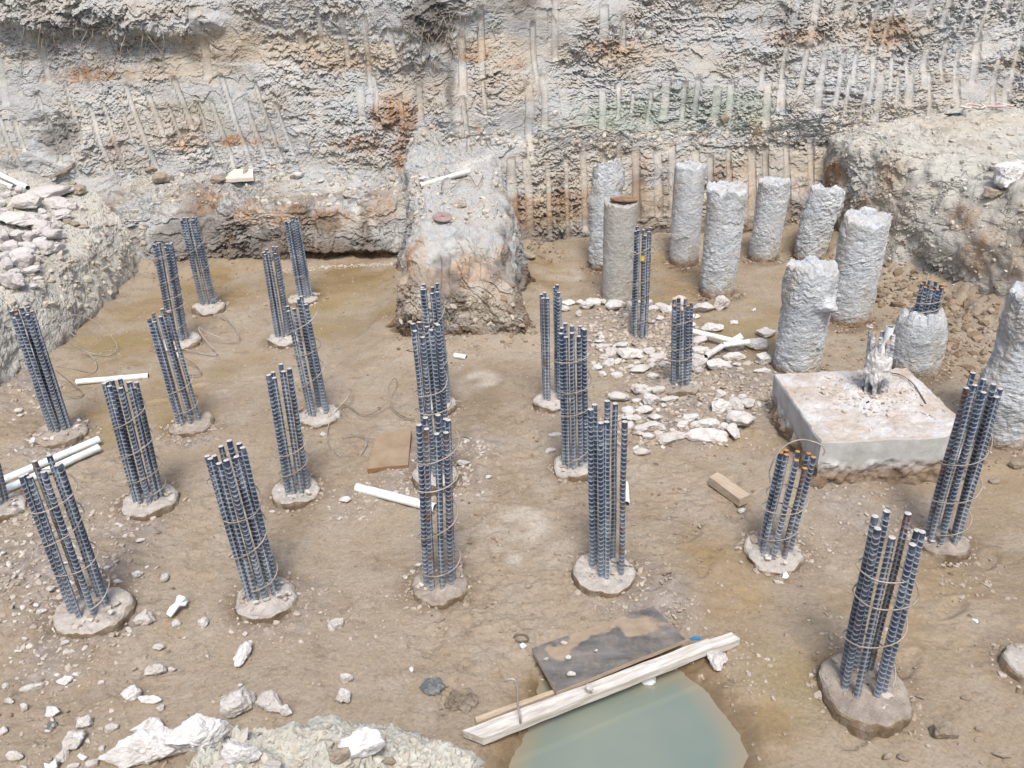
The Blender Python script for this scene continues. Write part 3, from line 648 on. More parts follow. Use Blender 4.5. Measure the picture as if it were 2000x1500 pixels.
def disp_ridge(P, UV, N):
    x, y, z = P.T
    top = sst(.85, 1.05, z)
    front = sst(9.1, 8.7, y) * (1 - top)
    soft, prof = toothmarks(x + .04 * fbm(P * 2, 2, 5), z, 0.27, .75, .22, 1.02, 33, .6)
    smear = (1 - sst(.16, .24, np.abs(x + .78 + .12 * (z - .9)))) * sst(.42, .55, z) * sst(1.08, 1.0, z)
    soft = np.clip(np.maximum(soft * .7, smear) * front, 0, 1)
    fine = crumbs(P, UV, 160, soft) * (1.0 - .50 * top) + (1 - top) * .02 * fbm(P * np.array([9, 9, 2.5]), 4, 164)
    big = .09 * fbm(P * 1.2, 4, 161) + .05 * fbm(P * 4, 3, 162) - .04 * prof * front
    def s3(lst):
        r = np.zeros(len(P)); nn = fbm(P * 4, 4, 72)
        for c, rad, k in lst: r = np.maximum(r, k * (1 - sst(.5, 1.1, np.linalg.norm(P - np.array(c), axis=1) / rad - .35 * nn)))
        return r
    rust = s3([((-1.12, 8.85, .8), .26, 1), ((-.70, 8.55, .55), .22, 1), ((-.45, 8.6, .62), .24, 1), ((-.2, 8.6, .6), .22, .7), ((.0, 9.0, .7), .2, .8), ((-1.2, 8.7, .55), .24, .8), ((-.55, 9.9, 1.15), .12, .8)])
    pale = s3([((-.78, 8.75, .85), .25, 1)])
    mud = np.maximum(.95 * sst(.42, .08, z + .16 * fbm(P * 4, 3, 73)), .5 * sst(.9, .6, z) * sst(0, .5, fbm(P * 3, 4, 79)) * sst(9.3, 8.9, y))
    tan = s3([((-.3, 8.5, .45), .6, .4), ((-1.0, 8.5, .4), .5, .35), ((.0, 8.6, .6), .4, .35)])
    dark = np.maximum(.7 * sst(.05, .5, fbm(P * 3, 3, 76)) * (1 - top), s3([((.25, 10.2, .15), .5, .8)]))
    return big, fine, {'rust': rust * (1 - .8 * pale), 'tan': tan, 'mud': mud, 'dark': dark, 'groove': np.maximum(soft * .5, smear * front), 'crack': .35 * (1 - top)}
sec = []
for y, zt, xl, xr in ((8.0, -.2, -1.38, .32), (8.18, .06, -1.42, .32), (8.34, .34, -1.41, .30), (8.55, .64, -1.40, .26), (8.82, .87, -1.39, .22), (9.2, 1.0, -1.38, .22), (9.7, 1.08, -1.38, .23), (10.4, 1.2, -1.42, .24), (11.2, 1.28, -1.5, .22), (11.9, 1.5, -1.6, .2), (12.5, 1.9, -1.7, .15)):
    w = (xr - xl); hh = max(zt, -.2)
    sec.append([(xl - .1, y, -.25), (xl, y, -.05 + .05 * hh), (xl + .13, y, hh * .45), (xl + .25, y, hh * .86), (xl + .42, y, hh), ((xl + xr) / 2, y, hh * 1.02), (xr - .42, y, hh), (xr - .24, y, hh * .86), (xr - .12, y, hh * .45), (xr, y, -.05 + .05 * hh), (xr + .1, y, -.25)])
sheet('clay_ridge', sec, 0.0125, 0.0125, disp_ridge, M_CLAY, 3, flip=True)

def disp_near(P, UV, N):
    fine = crumbs(P * 1.2, UV * 1.2, 170, np.zeros(len(P))) * 1.25 + .016 * np.abs(fbm(P * 14, 4, 174))
    big = .10 * fbm(P * 1.6, 4, 171) + .04 * fbm(P * 5, 3, 172)
    g = spots(P, [], 2.0)
    return big, fine, {'groove': g}
sec = []
for x, lip in ((-3.2, 1.25), (-2.5, 1.6), (-2.05, 1.98), (-1.75, 2.28), (-1.45, 2.48), (-1.1, 2.62), (-.78, 2.62), (-.5, 2.56), (-.28, 2.42), (-.14, 2.18), (0.0, 1.85), (.15, 1.5), (1.2, 1.2), (3.2, 1.0)):
    sec.append([(x, lip + .34, -.4), (x, lip + .28, .0), (x, lip + .17, .35), (x, lip + .03, .58), (x, lip - .14, .70), (x, lip - .5, .84), (x, lip - .9, 1.02), (x, min(lip - 1.3, .4), 1.45), (x, -.6, 1.9), (x, -1.6, 2.0)])
sheet('near_bank', sec, 0.011, 0.010, disp_near, M_CREAM, 3, flip=True)

def flat_disp(P, UV, N): return .15 * fbm(P * .4, 4, 180), .03 * fbm(P * 3, 3, 181), {}
sheet('upper_ground', [[(x, 13.2, 4.6), (x, 20, 4.7), (x, 60, 5.0)] for x in (-60, -10, 10, 60)], 1.2, 1.2, flat_disp, M_CLAY, 0, pick=False)
sheet('rear_ground', [[(x, -60, 2.1), (x, -10, 2.0), (x, -1.3, 1.9)] for x in (-60, -10, 10, 60)], 1.2, 1.2, flat_disp, M_CLAY, 0, pick=False)
def side_disp(P, UV, N): return .15 * fbm(P * .8, 4, 185), .05 * fbm(P * 5, 3, 186), {}
sheet('side_wall', [[(-9.4, y, 1.0), (-9.8, y, 2.6), (-10.4, y, 4.6), (-60, y, 4.9)] for y in (-2, 4, 9, 13.6)], .12, .12 * 4, side_disp, M_CLAY, 0, pick=False)
sheet('side_wall', [[(9.6, y, 1.2), (10.0, y, 2.6), (10.6, y, 4.6), (60, y, 4.9)] for y in (-2, 4, 9, 13.6)], .12, .12 * 4, side_disp, M_CLAY, 0, flip=True, pick=False)

BVH = BVHTree.FromPolygons(np.concatenate(BV).tolist(), np.concatenate(BF).tolist())
def pick(px, py):
    d = ray(px, py); d = d / np.linalg.norm(d)
    hit = BVH.ray_cast(Vector(EYE), Vector(d))
    return np.array(hit[0]) if hit[0] is not None else at(px, py)
def drop(x, y, z0=3.0):
    hit = BVH.ray_cast(Vector((x, y, z0)), Vector((0, 0, -1)))
    return hit[0].z if hit[0] is not None else 0.0

# ------------------------------------------------------------------ rocks
import bmesh
def ico(sub):
    b = bmesh.new(); bmesh.ops.create_icosphere(b, subdivisions=sub, radius=1.0)
    V = np.array([v.co[:] for v in b.verts]); Fq = np.array([[v.index for v in f.verts] for f in b.faces]); b.free(); return V, Fq
ICO = {k: ico(k) for k in (1, 2, 3, 4, 5)}
def rock_shape(seed, sub=3, cuts=9, noise=0.10, lo=0.55):
    rg = np.random.default_rng(seed); V, Fq = ICO[sub]
    n = rg.normal(size=(cuts, 3)); n /= np.linalg.norm(n, axis=1)[:, None]; d = rg.uniform(lo, 0.92, cuts)
    dot = V @ n.T; r = np.where(dot > 1e-3, d / np.maximum(dot, 1e-3), 9).min(1); r = np.minimum(r, 1.05)
    r = r * (1 + noise * fbm(V * 2.2 + seed * 3.1, 4, seed % 50)) * (1 + noise * .4 * fbm(V * 7 + seed, 3, seed % 50 + 3))
    P = V * r[:, None]; lo_, hi = P.min(0), P.max(0); P = (P - (lo_ + hi) / 2) / ((hi - lo_) / 2)      # fills the box -1..1
    return P, Fq
ROCKS = {}
def rock_mesh(kind, i, sub=3):
    key = (kind, i, sub)
    if key not in ROCKS:
        P, Fq = rock_shape(100 + i * 7 + sub, sub, 10 + i % 4, 0.12)
        ROCKS[key] = mesh_from('rock_mesh', P, Fq, [{'c': M_ROCK, 's': M_STONE, 'g': M_GREYROCK}[kind]], smooth=False)
    return ROCKS[key]
_ri = 0
ORD = ['first', 'second', 'third', 'fourth', 'fifth', 'sixth', 'seventh', 'eighth', 'ninth', 'tenth', 'eleventh', 'twelfth', 'thirteenth', 'fourteenth', 'fifteenth', 'sixteenth', 'seventeenth', 'eighteenth', 'nineteenth', 'twentieth']
def ranked(items, rows, text):
    """split a cluster into rows by height in the photograph; each member is named by its row and its place in it"""
    out = []; lo = -1e9
    for hi, nm in rows:
        r = sorted([q for q in items if lo <= q[1] < hi]); lo = hi
        out += [(q, text % (ORD[i], nm)) for i, q in enumerate(r)]
    return out
def rock(px, py, w, h, label, group=None, kind='c', cat='concrete chunk', name='concrete_chunk', turn=None, sink=0.12, sub=3, p=None, shape=None):
    """a lump seen at px, py with the given width and height in the photograph, standing on whatever is there"""
    global _ri
    _ri += 1; rg = random.Random(_ri * 13 + 5)
    q = pick(px, py + 0.22 * h) if p is None else np.array(p)
    z = depth(q); W_ = w * z / FPX; H_ = h * z / FPX
    v = EYE - q; el = math.asin(v[2] / np.linalg.norm(v)); se, ce = math.sin(el), math.cos(el)
    if h > 1.25 * w: sz = 0.85 * W_; sy = max((H_ - sz * ce) / se, 0.45 * W_)
    else:
        sy = min(0.75 * W_, 0.42 * H_ / se); sz = max((H_ - sy * se) / ce, 0.28 * W_)
        sz = min(sz, 1.0 * W_)
    if sub >= 4:                               # large ones have a body of their own, rough at true scale
        P, Fq = rock_shape(500 + _ri * 3, sub, 11 + _ri % 5, 0.02)
        P = P * np.array([W_ * .52, sy * .54, sz * .54]); m = min(W_, sy, sz)
        nn = P / (np.linalg.norm(P, axis=1)[:, None] + 1e-9)
        P = P + nn * (m * .13 * fbm(P * 2.0 / m + _ri, 4, 3) + m * .05 * fbm(P * 8 / m, 4, 4))[:, None]
        o = link(name, mesh_from(name + '_mesh', P, Fq, [{'c': M_ROCK, 's': M_STONE, 'g': M_GREYROCK, 'w': M_WHITEROCK}[kind]], smooth=False))
    else:
        o = link(name, rock_mesh(kind, (_ri * 5) % 17 if shape is None else shape, sub))
        o.scale = (W_ * .52, sy * .54, sz * .54)
    lim = .16 if h > 1.25 * w else .35
    o.rotation_euler = (rg.uniform(-.12, .12), rg.uniform(-.12, .12), rg.uniform(-lim, lim) if turn is None else turn)
    o.location = (q[0], q[1] + 0.15 * sy, q[2] + sz * (0.5 - sink))
    return tag(o, label, cat, group)

# ------------------------------------------------------------------ piles with exposed reinforcement
def bar_mesh(seed, cut, steel=None):
    L, R, step, sides = 1.75, 0.0166, 0.033, 12
    rg = np.random.default_rng(seed); sub = 4; n = int(L / step) * sub
    th = np.arange(sides) * 2 * math.pi / sides + rg.uniform(0, 6)
    zz = -np.arange(n + 1) * step / sub
    ph = np.arange(n + 1) % sub
    rib = np.array([0.0, 1.0, 0.0, 0.0])[ph]
    long_ = (np.arange(sides) % (sides // 2) == 0).astype(float)
    V = np.zeros((sides, n + 1, 3)); at_ = np.zeros((sides, n + 1))
    slant = 0.011 * np.abs(np.sin(np.arange(sides) * math.pi / (sides / 2)))
    for k in range(sides):
        e = np.maximum(rib, long_[k] * .9); r = R + 0.0032 * e; r[:2] = R
        z = zz - slant[k]; z[0] = 0
        wob = 0.0015 * np.sin(zz * 7 + seed)
        V[k] = np.stack([r * np.cos(th[k]) + wob, r * np.sin(th[k]) + wob, z], -1); at_[k] = e; at_[k, :2] = 0
    f = grid_faces(sides, n + 1, True); V = V.reshape(-1, 3); nb = len(V)
    c0 = len(V); V = np.vstack([V, [[0, 0, 0.001]]])
    tri = np.array([[c0, ((k + 1) % sides) * (n + 1), k * (n + 1), k * (n + 1)] for k in range(sides)])
    me = bpy.data.meshes.new('rebar_mesh')
    faces = [tuple(int(i) for i in q)[::-1] for q in f] + [(int(t[0]), int(t[2]), int(t[1])) for t in tri]
    me.from_pydata(V.tolist(), [], faces); me.materials.append(steel or M_STEEL); me.materials.append(cut)
    mi = np.zeros(len(faces), np.int32); mi[len(f):] = 1; me.polygons.foreach_set('material_index', mi)
    a = me.attributes.new('rib', 'FLOAT', 'POINT'); a.data.foreach_set('value', np.concatenate([at_.ravel(), [0]]).astype(np.float32))
    sm = np.zeros(len(faces), bool); me.polygons.foreach_set('use_smooth', sm); me.update()
    return me
BARS = [bar_mesh(k, M_CUT) for k in range(3)]; BARS_R = [bar_mesh(k + 5, M_CUTRUST) for k in range(2)]; BARS_D = [bar_mesh(8, M_CUTRUST, M_STEEL_DUSTY), bar_mesh(9, M_CUT, M_STEEL_DUSTY)]

def head_mesh(seed, rad, th, dusty=False):
    rg = np.random.default_rng(seed); n = 110
    a = np.arange(n) * 2 * math.pi / n; ca = np.stack([np.cos(a), np.sin(a), 0 * a], -1)
    R = rad * (1 + .085 * fbm(ca * 1.2 + seed, 3, seed) + .02 * fbm(ca * 5 + seed, 2, seed + 1))
    rings = [(1.02, -th - .12), (1.015, -th * .6), (1.0, -th * .25), (.975, -.012), (.93, 0.0), (.8, .004), (.62, .006), (.42, .010), (.2, .014), (.03, .016)]
    V = []
    for q, (s, z) in enumerate(rings):
        P = np.stack([R * s * np.cos(a), R * s * np.sin(a), np.full(n, z)], -1)
        rr = .012 if z < -.005 else .011
        P[:, 2] += (rr * fbm(P * 14 + seed, 3, seed + 2) + .022 * fbm(P * 4 + seed, 2, seed + 4) - .03 * np.maximum(0, fbm(P * 7 + seed, 2, seed + 5) - .25) * (s > .6)) * (q > 0)
        rad_n = .012 * fbm(P * np.array([9, 9, 30]) + 5 + seed, 4, seed + 3); P[:, :2] += ca[:, :2] * rad_n[:, None] * (1 if q < 5 else 0)
        V.append(P)
    V = np.stack(V, 1)                                       # (n, rings, 3)
    f = grid_faces(n, len(rings), True)
    midx = np.where(np.tile(np.arange(len(rings) - 1), n) < 3, 1, 0)
    return mesh_from('pile_head_mesh', V.reshape(-1, 3), f, [M_HEAD_DUSTY if dusty else M_HEAD, M_HEADSIDE], midx=midx)

def helix(h0, h1, lean, r, turns, seed, base, flare=0.0, squash=0.08):
    n = int(26 * max(turns, 1)); t = np.linspace(0, 1, n); rg = np.random.default_rng(seed)
    steps = np.cumsum(rg.uniform(.4, 1.6, int(turns) + 3)); steps = (steps - steps[0]) / (steps[-1] - steps[0])
    zz = h0 + (h1 - h0) * np.interp(t, np.linspace(0, 1, len(steps)), steps)
    ang = rg.uniform(0, 6.28) + t * turns * 2 * math.pi
    P3 = np.stack([np.cos(ang), np.sin(ang), t * turns * .6], -1)
    rr = r * (1 + .05 * fbm(P3 * 1.1 + seed, 2, seed)) + flare * np.clip(t - .82, 0, 1) * 2
    ox = .012 * fbm(np.stack([t * turns, 0 * t, 0 * t], -1) + seed, 2, seed); oy = .012 * fbm(np.stack([t * turns, 0 * t, 0 * t], -1) + seed + 31, 2, seed)
    tilt = rg.uniform(-.12, .12)
    x = lean[0] * zz + rr * np.cos(ang) * (1 + squash) + ox; y = lean[1] * zz + rr * np.sin(ang) + oy
    return np.stack([x, y, zz + tilt * rr * np.cos(ang + .7)], -1)

HEAD_PLACES = []
def cage_pile(base, top, n, ring, headw, seed, label, rust=False, turns=4, pairs=False, th=0.06, dusty=False, lean_y=0.0, wire=True, hmul=(0.12, .92), head=True, elong=(1, 1), skip=()):
    c = at(base[0], base[1], 0.07); g = drop(c[0], c[1])
    zt = max(g, -.03) + th; c = at(base[0], base[1], zt)
    root = empty('bored_pile', (c[0], c[1], zt))
    tag(root, label, 'pile', 'foundation piles with exposed rebar cages')
    tp = atY(top[0], top[1], c[1] + lean_y); h = tp[2] - zt; lean = ((tp[0] - c[0]) / h, lean_y / h)
    rad = headw * depth(c) / FPX / 2
    HEAD_PLACES.append((c[0], c[1], rad, zt, g))
    if head:
        ho = link('pile_head', head_mesh(seed, rad, th, dusty), root)
        ho.scale = (elong[0], elong[1], 1); ho.location = (0.02 * math.sin(seed), -0.02, 0)
    rg = random.Random(seed * 31)
    for k in range(n):
        if k in skip: continue
        a = 2 * math.pi * k / n + rg.uniform(-.10, .10)
        if pairs: a = 2 * math.pi * (k // 2) / (n / 2) + (0.20 if k % 2 else -0.20) + rg.uniform(-.06, .06)
        a += seed * .7
        r_ = ring * rg.uniform(.94, 1.06)
        bx, by = r_ * math.cos(a), r_ * math.sin(a)
        b = (BARS_R if (rust is True or (rust == 'some' and k % 3 == 0)) else BARS)[(k + seed) % (2 if (rust is True or (rust == 'some' and k % 3 == 0)) else 3)]
        hk = h + rg.uniform(-.045, .035)
        o = link('rebar', b, root)
        dirv = Vector((lean[0] + rg.uniform(-.009, .009), lean[1] + rg.uniform(-.009, .009), 1.0)).normalized()
        o.rotation_mode = 'QUATERNION'
        o.rotation_quaternion = dirv.to_track_quat('Z', 'Y')
        o.location = Vector((bx, by, 0)) + dirv * (hk / dirv.z)
    if wire:
        V, f = tube(helix(.04 + hmul[0] * h * .3, h * hmul[1], lean, ring + .030, turns * .72, seed, c, flare=.03), 0.0045, 5)
        link('spiral_tie', mesh_from('spiral_tie_mesh', V, f, [M_WIRE], smooth=True), root)
    return root, c, h, lean
CP = {}
def cp(key, *a, **k): CP[key] = cage_pile(*a, **k)
cp('A1', (175, 1185), (77, 912), 8, .108, 134, 1, 'leaning near rebar cage at lower left with open gaps between thick bars', turns=5, elong=(1.05, 1.0))
cp('A2', (515, 1160), (440, 885), 10, .098, 122, 2, 'densely packed rebar cage whose oval head carries white concrete flakes', turns=4, hmul=(.3, .86))
cp('A3', (858, 1132), (848, 826), 9, .096, 108, 3, 'front rebar cage overlapping the white pipe behind it, crumbs on its brown head', turns=5, dusty=True)
cp('A4', (1186, 1108), (1189, 806), 8, .095, 117, 4, 'upright rebar cage without wire rings in two clusters of bars, north of the dark board', pairs=True, wire=False, elong=(1, 1))
cp('A5', (1515, 1070), (1557, 888), 8, .098, 112, 5, 'short rebar cage with orange rusted bar ends in front of the square concrete cap', rust=True, turns=3, hmul=(.1, .62))
cp('A6', (1840, 1048), (1922, 752), 8, .098, 92, 6, 'strongly leaning rebar cage in front of the right corner of the square cap', turns=4, dusty=True)
cp('A7', (1686, 1336), (1756, 1030), 8, .108, 165, 7, 'big near rebar cage at lower right with spaced pale tipped bars and wide hoops', turns=4, dusty=True, elong=(1.0, 1.15), hmul=(.2, .80), th=.075)
cp('B0', (-12, 985), (-32, 905), 8, .09, 100, 8, 'rebar cage cut off by the left edge beside the two parallel white pipes', turns=2, wire=False)
cp('B1', (290, 972), (234, 748), 10, .098, 104, 9, 'thick dense rebar cage on a clean white head right of the two parallel pipes', turns=5)
cp('B2', (580, 952), (545, 725), 8, .085, 95, 10, 'slender cage of evenly spaced bars on a smooth pale head, left of the plywood', turns=3, hmul=(.2, .46))
cp('B3', (857, 922), (830, 640), 8, .092, 88, 11, 'rebar cage right of the plywood sheet with white crumbs heaped round its head', turns=5)
cp('B4', (1122, 905), (1119, 643), 10, .092, 82, 12, 'dense rebar cage with a double wire hoop near its top, left of the rubble', turns=5)
cp('C1', (118, 838), (42, 612), 9, .078, 96, 13, 'leaning cage of close set bars with long uncoiled wire loops beside the left bank', rust='some', wire=False, dusty=True)
cp('C2', (370, 824), (312, 614), 7, .095, 84, 14, 'open rebar cage in three clusters, one tip orange, standing in the olive wet patch', rust='some', turns=2, dusty=True, hmul=(.3, .42))
cp('C3', (622, 806), (580, 592), 7, .090, 78, 15, 'rebar cage on a white head with tangled wire lying to its right', turns=4, pairs=True)
cp('C4', (862, 786), (838, 560), 9, .080, 62, 16, 'rebar cage directly in front of the clay ridge, rising behind another cage', turns=3)
cp('C5', (1079, 778), (1076, 568), 8, .085, 72, 17, 'upright rebar cage just right of the foot of the clay ridge, without rings', pairs=True, wire=False)
cp('C6', (1330, 748), (1333, 592), 7, .080, 76, 18, 'short dark rebar cage with orange tips in the middle of the broken concrete rubble', rust=True, turns=5, dusty=True, th=.05)
cp('D1', (350, 662), (317, 474), 8, .085, 76, 19, 'rebar cage near the left bank with a wire loop standing out at its top left', turns=6)
cp('D2', (555, 657), (527, 486), 9, .078, 64, 20, 'ringless dense rebar cage on a pale disc, left of the yellow wet patch', wire=False)
cp('D3', (1249, 652), (1255, 448), 7, .078, 60, 21, 'tall thin rebar cage with a yellow tape scrap, rising from brown crumbs behind the rubble', turns=5, head=False, th=.02)
cp('E1', (408, 596), (369, 424), 9, .085, 60, 22, 'rebar cage farthest to the left by the back wall with four neat wire rings', turns=5)
cp('E2', (596, 577), (570, 429), 9, .078, 62, 23, 'dense rebar cage right below the brown rust stained face of the left ledge', turns=1, hmul=(.5, .3))
# a last pile of which only the head shows at the right edge
c = at(2012, 1292, .07); r_ = empty('bored_pile', c); tag(r_, 'pale pile head cut off by the right edge, no bars in view', 'pile', 'foundation piles with exposed rebar cages')
link('pile_head', head_mesh(40, .15, .09), r_); HEAD_PLACES.append((c[0], c[1], .15, .07, 0))

def wire_path(pts, n, r=.0055, mat=None, parent=None, name='loose_wire', Y=None):
    """pts: (px, py, height) or, with Y, points on the upright plane at that distance"""
    P = [at(*p) if Y is None else atY(p[0], p[1], Y) for p in pts]
    Q = spline(P, n)
    if parent is not None: Q = Q - np.array(parent.location)
    V, f = tube(Q, r, 5)
    return link(name, mesh_from(name + '_mesh', V, f, [mat or M_WIRE], smooth=True), parent)
def z4(lst, ox, oy, sc, zs):                # points read off an enlarged crop
    return [(ox + a / sc, oy + b / sc, z) for (a, b), z in zip(lst, zs if hasattr(zs, '__len__') else [zs] * len(lst))]
# uncoiled ends of the spirals stay parts of their piles
pC1 = CP['C1'][0]
wire_path(z4([(430, 1255), (560, 1280), (690, 1310), (750, 1290), (745, 1230), (690, 1160), (580, 1095)], 0, 400, 4, [.22, .16, .05, .03, .05, .10, .16]), 50, parent=pC1, name='uncoiled_wire')
wire_path(z4([(590, 1030), (510, 968), (447, 915), (500, 872), (600, 862), (720, 900), (830, 985), (905, 1075), (905, 1130), (850, 1175), (740, 1165), (650, 1135), (575, 1095)], 0, 400, 4, [.25, .30, .34, .36, .34, .28, .2, .1, .05, .03, .05, .10, .16]), 80, parent=pC1, name='uncoiled_wire')
wire_path(z4([(430, 1290), (530, 1370), (630, 1455), (645, 1485), (610, 1498), (520, 1502)], 0, 400, 4, [.18, .10, .04, .03, .03, .03]), 40, parent=pC1, name='uncoiled_wire', mat=M_WIREDARK)
pD1 = CP['D1'][0]
wire_path(z4([(1640, 848), (1740, 870), (1820, 940), (1865, 1020), (1855, 1055), (1800, 1062), (1700, 1030), (1600, 985), (1555, 955), (1562, 990), (1620, 1070), (1688, 1150), (1680, 1172), (1600, 1165), (1500, 1140), (1410, 1125)], 0, 400, 4, [.05, .05, .04, .03, .03, .04, .1, .16, .2, .18, .1, .04, .03, .03, .04, .05]), 90, parent=pD1, name='uncoiled_wire')
wire_path([(313, 505), (288, 495), (268, 480), (266, 473), (280, 465), (300, 460), (314, 459)], 30, parent=pD1, name='uncoiled_wire', Y=CP['D1'][1][1])
wire_path(z4([(1430, 1185), (1520, 1250), (1565, 1300), (1565, 1325), (1530, 1332), (1470, 1330)], 0, 400, 4, [.12, .05, .03, .03, .03, .04]), 40, parent=CP['C2'][0], name='uncoiled_wire', mat=M_WIREDARK)
wire_path(z4([(350, 310), (345, 230), (390, 130), (450, 65), (540, 30), (620, 40), (680, 65), (703, 100), (690, 130)], 1400, 850, 3.333, 0), 50, parent=CP['A5'][0], name='uncoiled_wire', Y=CP['A5'][1][1] - .02)
wire_path(z4([(760, 195), (830, 175), (890, 190), (902, 225), (870, 270), (800, 300), (735, 318)], 650, 800, 3.333, [.3, .3, .24, .2, .2, .22, .3]), 40, parent=CP['B3'][0], name='uncoiled_wire')
wire_path([(1232, 470), (1224, 478), (1222, 486), (1235, 492), (1255, 494), (1275, 492), (1279, 486), (1272, 481)], 30, parent=CP['D3'][0], name='uncoiled_wire', Y=CP['D3'][1][1] - .05)
wire_path(z4([(1190, 680), (1250, 670), (1300, 640)], 1100, 550, 4, .03), 10, parent=CP['B4'][0], name='uncoiled_wire') if False else None
wire_path([(1205, 1100), (1250, 1115), (1290, 1122), (1312, 1118)] and [(1205, 1098, .1), (1250, 1114, .03), (1290, 1122, .02), (1312, 1118, .02)], 20, parent=CP['A4'][0], name='uncoiled_wire', mat=M_WIREDARK)
t_ = CP['D3'][0]; V, f = tube(np.array([(0, 0, 0), (0, 0, .05)]), .022, 8)
link('yellow_tape', mesh_from('yellow_tape_mesh', V, f, [M_YELLOW]), t_, loc=(-.012, -.085, CP['D3'][2] * .74))

# loose wires lying on the mud
tag(wire_path(z4([(1110, 445), (1145, 445), (1110, 510), (1040, 590), (975, 700), (955, 800), (975, 880), (1040, 950), (1120, 990), (1200, 970), (1255, 890), (1255, 830), (1220, 795), (1150, 800), (1090, 820), (1070, 800)], 400, 650, 4, [.12, .12, .1, .05, .02, .02, .02, .02, .02, .02, .04, .06, .06, .03, .02, .02]), 90), 'thin tangled wire curling on the mud left of the plywood sheet', 'wire')
tag(wire_path(z4([(1060, 560), (1120, 570), (1200, 625), (1280, 640), (1370, 590), (1450, 510), (1500, 420), (1495, 365), (1470, 365), (1440, 430), (1450, 540), (1500, 620), (1580, 665), (1640, 675)], 400, 650, 4, [.04, .03, .02, .02, .04, .1, .16, .2, .2, .14, .08, .03, .02, .02]), 80, mat=M_WIREDARK), 'long loose wire with one upright loop, crossing the mud above the plywood sheet', 'wire')
tag(wire_path(z4([(410, 552), (470, 543), (492, 590), (497, 700), (512, 780), (506, 872)], 850, 1150, 3.077, [.34, .36, .30, .2, .12, -.06]), 40, r=.007), 'hooked thin steel rod hanging over the limewashed beam into the pond', 'steel rod')
tag(wire_path(z4([(470, 290), (500, 270), (540, 275), (560, 300), (530, 315), (480, 308)], 850, 1150, 3.077, .02), 24, mat=M_WIREDARK), 'small rusty wire ring on the mud left of the dark board', 'wire')
_w = wire_path([(1040 / 3.633 + 1450, 390 / 3.633 + 620, .42), (1761, 733, .43), (1783, 749, .43), (1800, 774, .42), (1808, 788, .42)], 24, mat=M_WIREDARK); tag(_w, 'fine dark wire lying on top of the square concrete cap', 'wire')
_w = wire_path([(1278, 458), (1300, 457), (1322, 459), (1345, 464)], 16, Y=10.45, r=.006); tag(_w, 'straight thin wire sticking out towards the smooth tall pile from behind the thin cage', 'wire')

# ------------------------------------------------------------------ tall bare piles
def concrete_pile(base, topz, diam, lean, seed, label, mat=M_PILE, rough=1.0, slope=(0, 0), prof=None, mod=None, name='concrete_pile', parts=None, tan=None):
    c = at(*base, 0.0); g = drop(c[0], c[1])
    n, m = 104, int(150 * topz / 1.2)
    a = np.arange(n) * 2 * math.pi / n; t = np.linspace(0, 1, m)
    A, T = np.meshgrid(a, t, indexing='ij'); A = A.ravel(); T = T.ravel()
    z = -0.25 + T * (topz + .25); dirs = np.stack([np.cos(A), np.sin(A), 0 * A], -1)
    Q = np.stack([np.cos(A) * .2, np.sin(A) * .2, z], -1)
    w = diam / 2 * np.interp(z / topz, *prof) if prof else np.full(len(z), diam / 2)
    sd = seed * 5.3
    arcs = np.stack([A * diam / 2, z], -1) + .03 * np.stack([fbm(Q * 9 + sd, 2, seed), fbm(Q * 9 + 4 + sd, 2, seed)], -1)
    p1, e1 = plates(arcs * np.array([9, 12]) + sd, seed); p2, e2 = plates(arcs * np.array([24, 34]) + sd, seed + 3)
    patch = sst(-.25, .25, fbm(Q * 4 + sd, 3, seed + 1))
    d = rough * (.007 * fbm(Q * 4 + sd, 3, seed) + .0035 * p1 * patch + .0032 * p2 * patch + .0058 * fbm(Q * 30 + sd, 4, seed + 2, .7) - .006 * np.maximum(0, fbm(Q * 18 + sd, 2, seed + 12) - .3))
    if mod is not None: d = d + mod(A, z / topz, Q)
    r = w + d
    r = r * (1 - .05 * sst(.985, 1.0, T) ** 2 - .05 * np.maximum(0, fbm(Q * 7 + sd, 2, seed + 20)) * sst(.86, 1, T))
    X = np.stack([r * np.cos(A) + lean[0] * z, r * np.sin(A) + lean[1] * z, z], -1)
    tz = slope[0] * np.cos(A) + slope[1] * np.sin(A) + .034 * fbm(dirs * 2.2 + sd, 3, seed + 7) * rough + .018 * fbm(dirs * 6 + sd, 3, seed + 8)
    X[:, 2] += tz * sst(.55, 1, T)
    X = X.reshape(n, m, 3)
    cap = []                                                   # the broken top closes inwards
    edge = X[:, -1]; cen = edge.mean(0)
    for s in (.86, .68, .48, .26, .05):
        P = cen + (edge - cen) * s
        P[:, 2] = cen[2] + (edge[:, 2] - cen[2]) * s + (1 - s) * .012 + .018 * rough * fbm(P * 16 + sd, 3, seed + 9) - .012
        cap.append(P)
    X = np.concatenate([X, np.stack(cap, 1)], 1); k = X.shape[1]
    me = mesh_from(name + '_mesh', X.reshape(-1, 3), grid_faces(n, k, True), [mat], smooth=False)
    o = link(name, me, loc=(c[0], c[1], max(g, -.02) if parts is None else max(g, -.02)))
    HEAD_PLACES.append((c[0], c[1], diam / 2 + .02, 0, g))
    return tag(o, label, 'concrete pile', 'tall bare concrete piles'), c
def bulge(a0, z0, wa, wz, k): return lambda A, Z, Q: k * np.exp(-((np.angle(np.exp(1j * (A - a0)))) / wa) ** 2 - ((Z - z0) / wz) ** 2) * (1 + .5 * fbm(Q * 9, 3, 5))
def both(*fs): return lambda A, Z, Q: sum(f_(A, Z, Q) for f_ in fs)
PIL = {}
